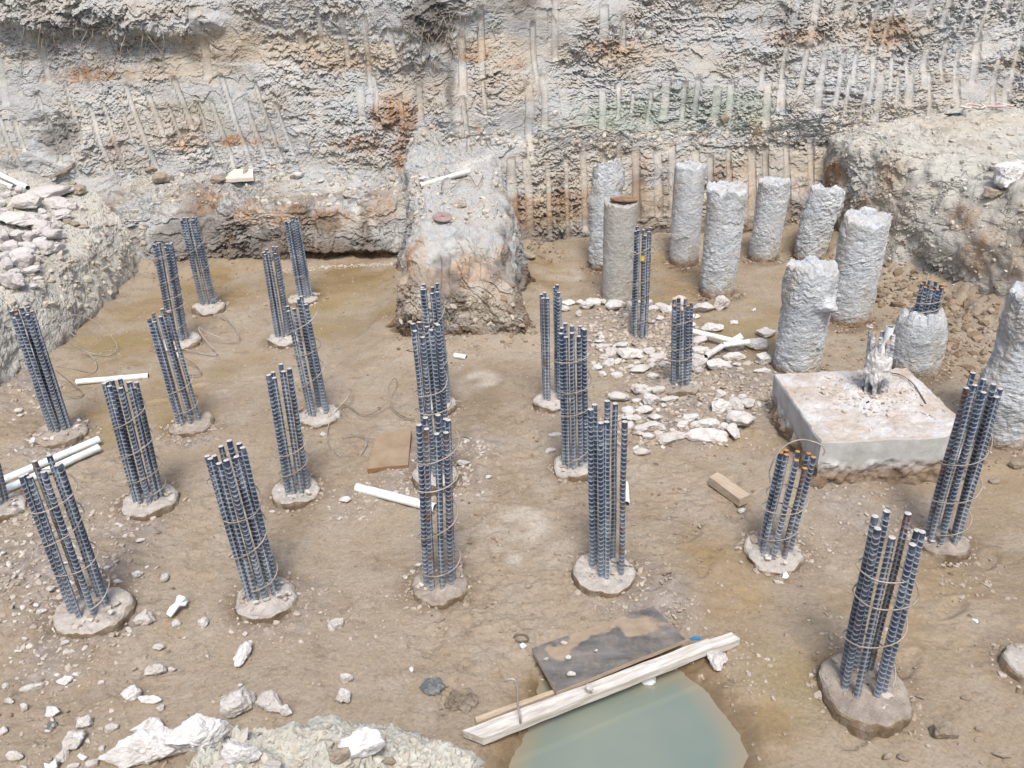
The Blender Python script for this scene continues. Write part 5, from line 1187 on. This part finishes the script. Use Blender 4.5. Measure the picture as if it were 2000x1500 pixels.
# ------------------------------------------------------------------ ring of broken concrete in the middle
R7 = [(190, 190, 105, 75), (240, 165, 110, 70), (45, 168, 90, 58), (10, 215, 70, 60), (130, 170, 60, 55), (415, 190, 150, 105), (310, 165, 50, 60), (560, 200, 110, 110), (660, 180, 70, 70), (700, 215, 80, 60), (760, 190, 90, 50), (820, 225, 110, 80), (1030, 275, 85, 45),
      (300, 440, 50, 40), (285, 470, 80, 38), (320, 510, 110, 55), (375, 560, 80, 100), (605, 590, 60, 50), (350, 650, 90, 80), (265, 672, 75, 50), (420, 630, 60, 45), (690, 675, 75, 80), (600, 690, 140, 80), (740, 590, 120, 70), (690, 620, 60, 40),
      (1075, 460, 145, 85), (1080, 545, 130, 90), (1310, 522, 170, 50), (1140, 560, 80, 60), (440, 905, 160, 95), (735, 850, 110, 72), (830, 920, 140, 55), (505, 1012, 95, 75), (630, 1005, 130, 80), (580, 932, 80, 45), (1230, 885, 75, 75), (1435, 958, 105, 85), (1520, 975, 60, 65),
      (1350, 965, 105, 130), (935, 1120, 90, 58), (1030, 1122, 70, 58), (770, 1140, 52, 65), (720, 1068, 100, 80), (700, 1120, 110, 70), (630, 1145, 150, 75), (1260, 1132, 80, 60), (620, 1335, 120, 80), (510, 1130, 70, 90), (520, 1070, 80, 60), (575, 1070, 70, 60), (660, 1210, 90, 60), (590, 1190, 70, 50), (990, 1070, 120, 80),
      (760, 290, 60, 40), (420, 730, 90, 50), (310, 720, 60, 40), (700, 740, 80, 60), (900, 190, 120, 120), (490, 270, 45, 42), (120, 255, 42, 60), (1400, 900, 60, 40), (1360, 650, 60, 40), (330, 590, 90, 50), (450, 500, 110, 60), (1010, 340, 60, 50), (740, 1190, 70, 50)]
BIG7 = [((1100, 215, 160, 115), 'white chunk left of a pointed one, on wet mud below the knobbly pile'), ((1235, 190, 115, 140), 'pointed white chunk standing on wet mud below the knobbly pile'), ((1170, 365, 170, 100), 'white slab chunk lying behind the white pipe with a fitting'), ((1590, 408, 150, 105), 'chunk half hidden by the left side of the beaked pile'),
        ((1515, 497, 170, 120), 'round rugged chunk at the end of the short white pipe'), ((1565, 615, 130, 130), 'upright chunk left of the foot of the beaked pile'), ((1555, 697, 130, 48), 'flat white chunk at the back left corner of the square cap'), ((1335, 582, 180, 92), 'pale flat chunk right of the stained pipe stub'),
        ((1040, 660, 140, 170), 'tall rounded chunk leaning on the right of the short dark cage'), ((1215, 657, 190, 110), 'brown edged chunk right of the tall rounded one'), ((520, 567, 200, 125), 'dust covered chunk left of the short dark cage'), ((665, 545, 100, 72), 'square chunk beside the dust covered one'),
        ((800, 655, 100, 80), 'chunk just left of the bars of the short dark cage'), ((610, 845, 160, 110), 'smooth bluish white chunk below left of the short dark cage'), ((690, 935, 130, 118), 'triangular chunk below the smooth bluish one'), ((1250, 970, 215, 130), 'grey slab chunk with one white end'),
        ((1400, 1092, 235, 190), 'biggest chunk of the rubble ring, at its lower right'), ((1140, 1112, 170, 100), 'light chunk above the long white one at the front of the ring'), ((1330, 1172, 98, 172), 'narrow chunk standing on end at the front of the ring'), ((1130, 1207, 320, 150), 'long white chunk at the very front of the rubble ring'),
        ((855, 1227, 225, 122), 'half moon shaped chunk at the front left of the rubble ring'), ((1335, 322, 62, 42), 'lone pebble in the puddle behind the white pipe'), ((1490, 222, 42, 32), 'lone small chunk on wet mud behind the rubble ring')]
for (zx, zy, w, h), lab in ranked(R7, [(235, 'back row of the rubble ring'), (450, 'rubble behind the short dark cage'), (585, 'row beside the short dark cage'), (760, 'row level with the short cage foot'), (990, 'row just before the short cage'), (1100, 'second last row of the rubble ring'), (2000, 'front row of the rubble ring')], 'pale chunk, %s from left in the %s'):
    rock(1100 + zx / 4, 550 + zy / 4, w / 4 * 1.12, h / 4 * 1.2, lab, 'rubble around the short dark cage', sub=3)
for (zx, zy, w, h), lab in BIG7: rock(1100 + zx / 4, 550 + zy / 4, w / 4, h / 4, lab, 'rubble around the short dark cage', sub=4)

# ------------------------------------------------------------------ pile of rubble on the left bank
R3 = [(450, 462, 330, 110), (530, 565, 220, 110), (660, 592, 80, 60), (530, 665, 200, 85), (380, 785, 170, 115), (510, 762, 95, 95), (450, 855, 185, 115), (540, 855, 110, 100), (160, 865, 145, 105), (280, 872, 115, 95), (370, 912, 125, 85), (40, 862, 105, 100), (110, 965, 165, 115), (270, 965, 105, 85), (400, 985, 155, 115),
      (500, 968, 72, 95), (210, 1022, 185, 105), (15, 955, 55, 100), (240, 1098, 155, 140), (340, 1067, 75, 72), (70, 1130, 125, 125), (130, 1105, 90, 80), (270, 1162, 155, 72), (140, 1185, 135, 75), (340, 1240, 90, 36), (290, 1312, 110, 52), (20, 1045, 70, 90), (30, 1230, 70, 110), (200, 940, 90, 60), (330, 1000, 70, 60), (320, 830, 80, 60),
      (420, 700, 90, 70), (390, 640, 70, 60), (90, 1040, 90, 60), (60, 480, 90, 60), (20, 560, 80, 60), (100, 420, 90, 50), (190, 440, 80, 70), (30, 620, 70, 40)]
for (zx, zy, w, h), lab in ranked(R3, [(530, 'top row'), (680, 'row by the broad slab'), (840, 'row beside the overhanging slab'), (930, 'row under the overhanging slab'), (1010, 'middle row'), (1090, 'lower middle row'), (1180, 'row above the bottom'), (2000, 'bottom row')], 'grey chunk, %s from left in the %s of the heap'):
    rock(zx / 4.687, 280 + zy / 4.687, w / 4.687 * 1.15, h / 4.687 * 1.3, lab, 'rubble heap on the left bank', kind='g', cat='rubble chunk', name='rubble_chunk', sub=3)
for (zx, zy, w, h), lab in (((250, 560, 300, 175), 'broad white slab on top of the rubble heap on the left bank'), ((170, 725, 400, 150), 'white overhanging slab with a black gap under it in the rubble heap'), ((130, 1300, 200, 175), 'lowest and roundest lilac grey chunk of the rubble heap')):
    rock(zx / 4.687, 280 + zy / 4.687, w / 4.687, h / 4.687, lab, 'rubble heap on the left bank', kind='g' if zy > 1000 else 'c', cat='rubble chunk', name='rubble_chunk', sub=4, sink=-.02)
for (zx, zy, w, h), lab in (((700, 442, 160, 110), 'larger brown stone at the top right of the rubble heap'), ((640, 397, 110, 75), 'smaller brown stone behind the larger one beside the rubble heap'), ((620, 240, 36, 85), 'upright sliver of stone against the dark hollow of the back wall'), ((615, 722, 85, 62), 'tan stone on the slope right of the rubble heap'),
                            ((690, 742, 95, 52), 'second tan stone in the short row right of the rubble heap'), ((760, 762, 95, 42), 'flat cream stone at the right end of the short row'), ((970, 752, 55, 52), 'lone cream stone on the slope above the leftmost far cage'), ((1380, 257, 120, 82), 'pale boulder on the left end of the rubble ledge')):
    rock(zx / 4.687, 280 + zy / 4.687, w / 4.687, h / 4.687, lab, 'stones beside the rubble heap', kind='s', cat='stone', name='stone', sub=3)
rock(428, 354, 34, 22, 'grey boulder on the ledge left of the pinkish slab', kind='s', cat='stone', name='stone')
rock(480, 335, 16, 22, 'tan stone standing behind the pinkish slab on the ledge', kind='s', cat='stone', name='stone')
rock(580, 345, 30, 20, 'pale lump on the ledge right of the pinkish slab', kind='c', cat='stone', name='stone')
rock(318, 352, 40, 30, 'orange tan clod heap on the ledge', kind='s', cat='stone', name='stone')
rock(1085, 222, 14, 12, 'pale stone stuck in the back wall above the tooth marks', kind='c', cat='stone', name='stone')
rock(1414, 236, 20, 18, 'brown stone stuck in the back wall above the tall piles', kind='s', cat='stone', name='stone')
rock(830, 350, 24, 14, 'pale flat stone at the left edge of the ridge top beside the dusty pipe', kind='c', cat='stone', name='stone')
rock(902, 403, 18, 12, 'red brown stone on the ridge top behind the round plate', kind='s', cat='stone', name='stone')
rock(1028, 498, 40, 22, 'dark greenish clod at the foot of the wall right of the clay ridge', kind='s', cat='stone', name='stone')
for q, lab in (((152, 829, 22, 14), 'white chunk on the head of the leaning cage by the left bank'), ((92, 858, 24, 22), 'tan chunk leaning on the head of the leaning cage by the left bank'), ((66, 862, 24, 18), 'second tan chunk left of that cage head'), ((350, 842 - 16, 20, 12), 'white chip on the head of the open three cluster cage'), ((675, 977, 24, 18), 'white chunk left of the end of the long middle white pipe'), ((632, 849, 14, 13), 'small white chunk below the white head with tangled wire'),
               ((857, 1148, 14, 16), 'white crumb lying on the rubble strewn front pile head'), ((818, 1105, 16, 14), 'pale chip standing at the left rim of the rubble strewn front pile head'), ((905, 905, 26, 16), 'biggest white crumb right of the cage beside the plywood'), ((36, 802, 16, 12), 'white chunk in the corner under the left bank'), ((38, 812, 14, 8), 'pale chip in the corner under the left bank'), ((955, 932, 14, 12), 'pale pebble on open mud right of the cage beside the plywood'),
               ((1450, 998, 18, 14), 'tan chip just below the short timber stud'), ((1520, 1138, 20, 11), 'grey chip below the short orange tipped cage'), ((1085, 850, 28, 14), 'brown slab chip left of the dense cage with a double hoop'), ((1075, 880, 22, 12), 'pale slab chip left of the head of the dense cage with a double hoop'), ((1432, 775 - 145, 14, 10), 'tiny chip on wet mud between the knobbly pile and the beaked one'), ((345, 695, 22, 14), 'white lump just below the head of the cage near the left bank')):
    rock(*q, lab, sub=3)
# flakes of broken concrete on one pile head
for k, (px, py, w) in enumerate(((528, 1142, 16), (540, 1150, 14), (534, 1160, 16), (520, 1172, 14), (548, 1140, 12), (500, 1178, 12), (545, 1165, 12))): rock(px, py, w, w * .7, 'white concrete flake on the flake covered pile head, %s of seven from its back rim' % ORD[k], 'flakes on one pile head', sub=2, p=at(px, py, .085))
for k, (px, py, w) in enumerate(((1028 + 2, 0, 0),)): pass
for px, py, w, h, lab in ((850 + 818 / 3.077, 1150 + 520 / 3.077, 18, 13, 'largest white chip on the black board'), (850 + 967 / 3.077, 1150 + 377 / 3.077, 9, 9, 'dark edged chip in the middle of the black board'), (850 + 800 / 3.077, 1150 + 418 / 3.077, 12, 14, 'pale chip on the left half of the black board'), (850 + 775 / 3.077, 1150 + 330 / 3.077, 14, 9, 'tan chip on the muddy part of the black board'), (850 + 928 / 3.077, 1150 + 600 / 3.077, 15, 20, 'pale chip lying on the long beam'), (850 + 665 / 3.077, 1150 + 425 / 3.077, 10, 8, 'white crumb near the left edge of the black board')):
    rock(px, py, w, h, lab, sub=2, p=at(px, py + .2 * h, .09 if 'beam' not in lab else .105), sink=.0)

# ------------------------------------------------------------------ crumbs nobody could count
V0, F0 = ICO[1]
def scatter(name, pts, sizes, tones, mat, label, cat='rubble', flat=.6):
    n = len(pts); rg = np.random.default_rng(len(name) + n)
    v = V0[None] * rg.uniform(.65, 1.25, (n, len(V0), 1)); sc = np.asarray(sizes)[:, None] * rg.uniform(.65, 1.35, (n, 3)); sc[:, 2] *= flat
    v = v * sc[:, None, :]; a = rg.uniform(0, 6.28, n); ca, sa = np.cos(a)[:, None], np.sin(a)[:, None]
    tl = rg.uniform(-.5, .5, n)[:, None]; z = v[..., 2] + tl * v[..., 0]
    v = np.stack([v[..., 0] * ca - v[..., 1] * sa, v[..., 0] * sa + v[..., 1] * ca, z], -1) + np.asarray(pts)[:, None, :]
    f = (F0[None] + (np.arange(n) * len(V0))[:, None, None]).reshape(-1, 3)
    me = mesh_from(name + '_mesh', v.reshape(-1, 3), f, [mat], {'tone': np.repeat(tones, len(V0))})
    return tag(link(name, me), label, cat, kind='stuff')
def on_ground(x, y):
    z, _, _ = ground_height(np.asarray(x), np.asarray(y)); return np.stack([x, y, z], -1)
def around(px, py, rad, n, rg):
    c = at(px, py); a = rg.uniform(0, 6.28, n); r = rad * np.sqrt(rg.uniform(0, 1, n)) * rg.uniform(.6, 1.15, n)
    return c[0] + r * np.cos(a), c[1] + r * np.sin(a)
rg = np.random.default_rng(5)
X, Y, Sz, Tn = [], [], [], []
def put(x, y, lo, hi, t0, t1, pw=2.0):
    X.append(x); Y.append(y); n = len(x); Sz.append(lo + (hi - lo) * rg.uniform(0, 1, n) ** pw); Tn.append(rg.uniform(t0, t1, n))
x = rg.uniform(-5, 5, 9000); y = rg.uniform(2.4, 11, 9000); put(x, y, .004, .016, .0, .42, 3)
x = rg.uniform(-4, 1.5, 1900); y = rg.uniform(2.4, 5.5, 1900); put(x, y, .004, .014, .0, .6, 2.5)
for px, py, rad, n, hi, t1 in ((120, 1080, .75, 420, .024, .95), (60, 1150, .6, 260, .026, 1), (170, 1250, .45, 200, .022, 1), (40, 1010, .5, 160, .02, .9), (30, 790, .5, 130, .03, .9), (100, 870, .35, 160, .022, .9), (250, 900, .3, 60, .016, .7),
                               (850, 940, .42, 190, .024, 1), (925, 880, .22, 90, .03, 1), (760, 950, .3, 90, .02, 1), (680, 995, .25, 70, .02, 1), (1250, 1165, .4, 140, .018, .7), (560, 1200, .35, 120, .018, .8), (380, 850, .28, 130, .02, .7),
                               (1700, 995, .5, 170, .022, .8), (1590, 1060, .2, 60, .018, .8), (1660, 1240, .3, 80, .016, .8), (1460, 1300, .25, 70, .016, .9), (1320, 1205, .2, 60, .018, .7), (1890, 1130, .25, 60, .022, .7), (620, 690, .5, 50, .012, .5), (900, 690, .4, 120, .02, .6), (750, 1190, .5, 100, .014, .7), (830, 1000, .5, 70, .014, .8), (1740, 1400, .2, 50, .016, .8), (100, 1430, .5, 120, .016, .8)):
    x, y = around(px, py, rad, n, rg); put(x, y, .005, hi, .2, t1)
for hx, hy, hr, zt, g in HEAD_PLACES:
    n = 90; a = rg.uniform(0, 6.28, n); r = hr * (1.0 + .5 * rg.uniform(0, 1, n) ** 1.6); put(hx + r * np.cos(a), hy + r * np.sin(a), .005, .026, .0, .75, 3)
x = rg.uniform(-3.3, -1.4, 420); y = rg.normal(11.02, .04, 420); put(x, y, .006, .018, .5, 1)
X_, Y_ = np.concatenate(X), np.concatenate(Y); pts = on_ground(X_, Y_); pts[:, 2] += np.concatenate(Sz) * .15
pd = poly_dist(X_, Y_, POND); keep = (pd < -.03) & (pts[:, 2] > -.06)
scatter('gravel', pts[keep], np.concatenate(Sz)[keep], np.concatenate(Tn)[keep], M_CHIP, 'small stone chips and crumbs strewn over the brown mud')
X, Y, Sz, Tn = [], [], [], []
for px, py, rad, n, hi, t1 in ((1240, 650, .75, 900, .034, .85), (1330, 700, .7, 420, .036, .9), (1230, 700, .55, 320, .036, 1), (1340, 810, .6, 500, .026, .9), (1270, 830, .4, 160, .04, .95), (1450, 770, .45, 240, .032, .8), (1410, 850, .4, 90, .03, .9), (1290, 740, .5, 200, .03, .6), (1220, 860, .35, 90, .028, .7), (1520, 790, .35, 130, .03, .6)):
    x, y = around(px, py, rad, n, rg); put(x, y, .007, hi, .1, t1)
X_, Y_ = np.concatenate(X), np.concatenate(Y); pts = on_ground(X_, Y_); pts[:, 2] += np.concatenate(Sz) * .2
inb = (X_ > 2.28) & (X_ < 3.5) & (Y_ > 5.1) & (Y_ < 6.35)
scatter('rubble', pts[~inb], np.concatenate(Sz)[~inb], np.concatenate(Tn)[~inb], M_CHIP, 'brown and pale broken fragments filling the rubble ring')
X, Y, Sz, Tn = [], [], [], []
for px, py, rad, n, hi in ((1720, 560, .55, 260, .05), (1780, 600, .5, 260, .06), (1850, 640, .6, 420, .055), (1890, 700, .5, 240, .05), (1740, 640, .7, 160, .03), (1700, 690, .6, 120, .025), (1640, 480, .3, 60, .03), (1190, 520, .3, 60, .03), (1060, 500, .4, 120, .03), (1250, 478, .9, 200, .026), (1010, 660, .4, 120, .03), (850, 680, .7, 160, .025), (300, 540, .35, 70, .03), (450, 522, .8, 120, .02), (1960, 760, .5, 90, .04), (1930, 880, .4, 70, .03)):
    x, y = around(px, py, rad, n, rg); put(x, y, .007, hi * 1.25, 0, .8, 3.5)
x = rg.uniform(-4.5, 4.5, 2600); y = rg.uniform(2.5, 10.5, 2600); k = fbm(np.stack([x, y, 0 * x], -1) * .8 + 5, 4, 25) > .0; put(x[k], y[k], .005, .022, 0, .7, 3)
for (hx, hy, hr, zt, g) in HEAD_PLACES[-10:]:
    n = 46; a = rg.uniform(0, 6.28, n); r = hr * rg.uniform(.98, 1.35, n); put(hx + r * np.cos(a), hy + r * np.sin(a), .008, .03, 0, .45)
X_, Y_ = np.concatenate(X), np.concatenate(Y); pts = np.array([(a, b, drop(a, b)) for a, b in zip(X_, Y_)]); ok = pts[:, 2] < .6
scatter('clay_crumbs', pts[ok], np.concatenate(Sz)[ok], np.concatenate(Tn)[ok], M_CLOD, 'brown clay crumbs fallen at the foot of the slopes', flat=.7)
# crumbs on the benches, slopes and ledges
Q, Sz, Tn = [], [], []
def rays(x0, x1, y0, y1, n, hi, t0=.1, t1=1):
    for _ in range(n):
        p = pick(rg.uniform(x0, x1), rg.uniform(y0, y1)); Q.append(p); Sz.append(min(.006, hi * .4) + hi * rg.uniform() ** 3); Tn.append(rg.uniform(t0, t1))
rays(260, 780, 335, 400, 620, .05); rays(800, 1560, 255, 285, 520, .045); rays(800, 980, 335, 440, 330, .04, .3, 1); rays(1620, 2000, 205, 330, 420, .04, .3, 1); rays(0, 280, 360, 600, 560, .05, .2, .8); rays(230, 990, 1410, 1500, 900, .011, .1, .8); rays(300, 980, 1412, 1500, 90, .035, .3, 1); rays(770, 1040, 560, 680, 200, .035, 0, .5); rays(1700, 2000, 350, 560, 260, .03); rays(1620, 1700, 230, 260, 60, .06)
Q = np.array(Q); ok = Q[:, 2] > .15
scatter('dry_crumbs', Q[ok], np.array(Sz)[ok], np.array(Tn)[ok], M_CLAYCHIP, 'dry pale crumbs lying on the ledges, slopes and ridge of cut clay', flat=.75)
# crumbs on the cap and the pile heads
Q, Sz, Tn = [], [], []
for _ in range(520):
    r = abs(rg.normal(0, .32)); a = rg.uniform(0, 6.28); x, y = 3.0 + r * math.cos(a), 5.9 + r * .9 * math.sin(a)
    if 2.36 < x < 3.44 and 5.24 < y < 6.28: Q.append((x, y, .412)); Sz.append(.005 + .02 * rg.uniform() ** 3); Tn.append(rg.uniform(.5, 1))
for hx, hy, hr, zt, g in HEAD_PLACES:
    if zt > .02:
        for _ in range(60):
            r = hr * .85 * math.sqrt(rg.uniform()); a = rg.uniform(0, 6.28); Q.append((hx + r * math.cos(a), hy + r * math.sin(a), zt + .008)); Sz.append(.004 + .026 * rg.uniform() ** 3.5); Tn.append(rg.uniform(.3, 1))
scatter('concrete_crumbs', np.array(Q), np.array(Sz), np.array(Tn), M_CHIP, 'crumbs of concrete left on the pile heads and the square cap')
# roots hanging out of the cut
Vs, Fs, b = [], [], 0
for x0, x1, y0, y1, n, L in ((30, 330, 10, 110, 26, .5), (770, 920, 5, 110, 46, .35), (1530, 1640, 5, 70, 12, .3), (640, 960, 240, 330, 14, .3), (900, 1320, 0, 60, 12, .3), (1350, 1700, 0, 40, 8, .3), (650, 780, 0, 30, 6, .4), (820, 990, 380, 620, 12, .3)):
    for _ in range(n):
        p = pick(rg.uniform(x0, x1), rg.uniform(y0, y1)); l = L * rg.uniform(.4, 1.2); d = np.array([rg.normal(0, .35), -.12 - abs(rg.normal(0, .1)), -1.0])
        pts = [p + np.array([0, .04, .02])] + [p + d * l * t + np.array([rg.normal(0, .05), -abs(rg.normal(0, .03)) - .02, 0]) * l * 2 * t for t in (.25, .5, .75, 1)]
        V, f = tube(spline(pts, 12), np.linspace(.007, .002, 12), 4); Vs.append(V); Fs.append(f + b); b += len(V)
tag(link('roots', mesh_from('roots_mesh', np.vstack(Vs), np.vstack(Fs), [M_ROOT], smooth=True)), 'thin dry roots hanging out of the cut clay', 'roots', kind='stuff')
# wires on the ridge top
for k, pts in enumerate(([(862, 385), (866, 365), (880, 350), (872, 342), (868, 352)], [(918, 350), (923, 362), (932, 372), (941, 362), (944, 348)], [(880, 378), (900, 365), (915, 358)])):
    P = [pick(*p) + np.array([0, -.01, .05 + .03 * (i % 2)]) for i, p in enumerate(pts)]
    V, f = tube(spline(P, 24), .005, 5); tag(link('loose_wire', mesh_from('loose_wire_mesh', V, f, [M_WIREDARK], smooth=True)), ['curly wire over the left part of the dusty pipe on the ridge', 'curly wire at the right end of the dusty pipe on the ridge', 'straight wire below the dusty pipe on the ridge'][k], 'wire')
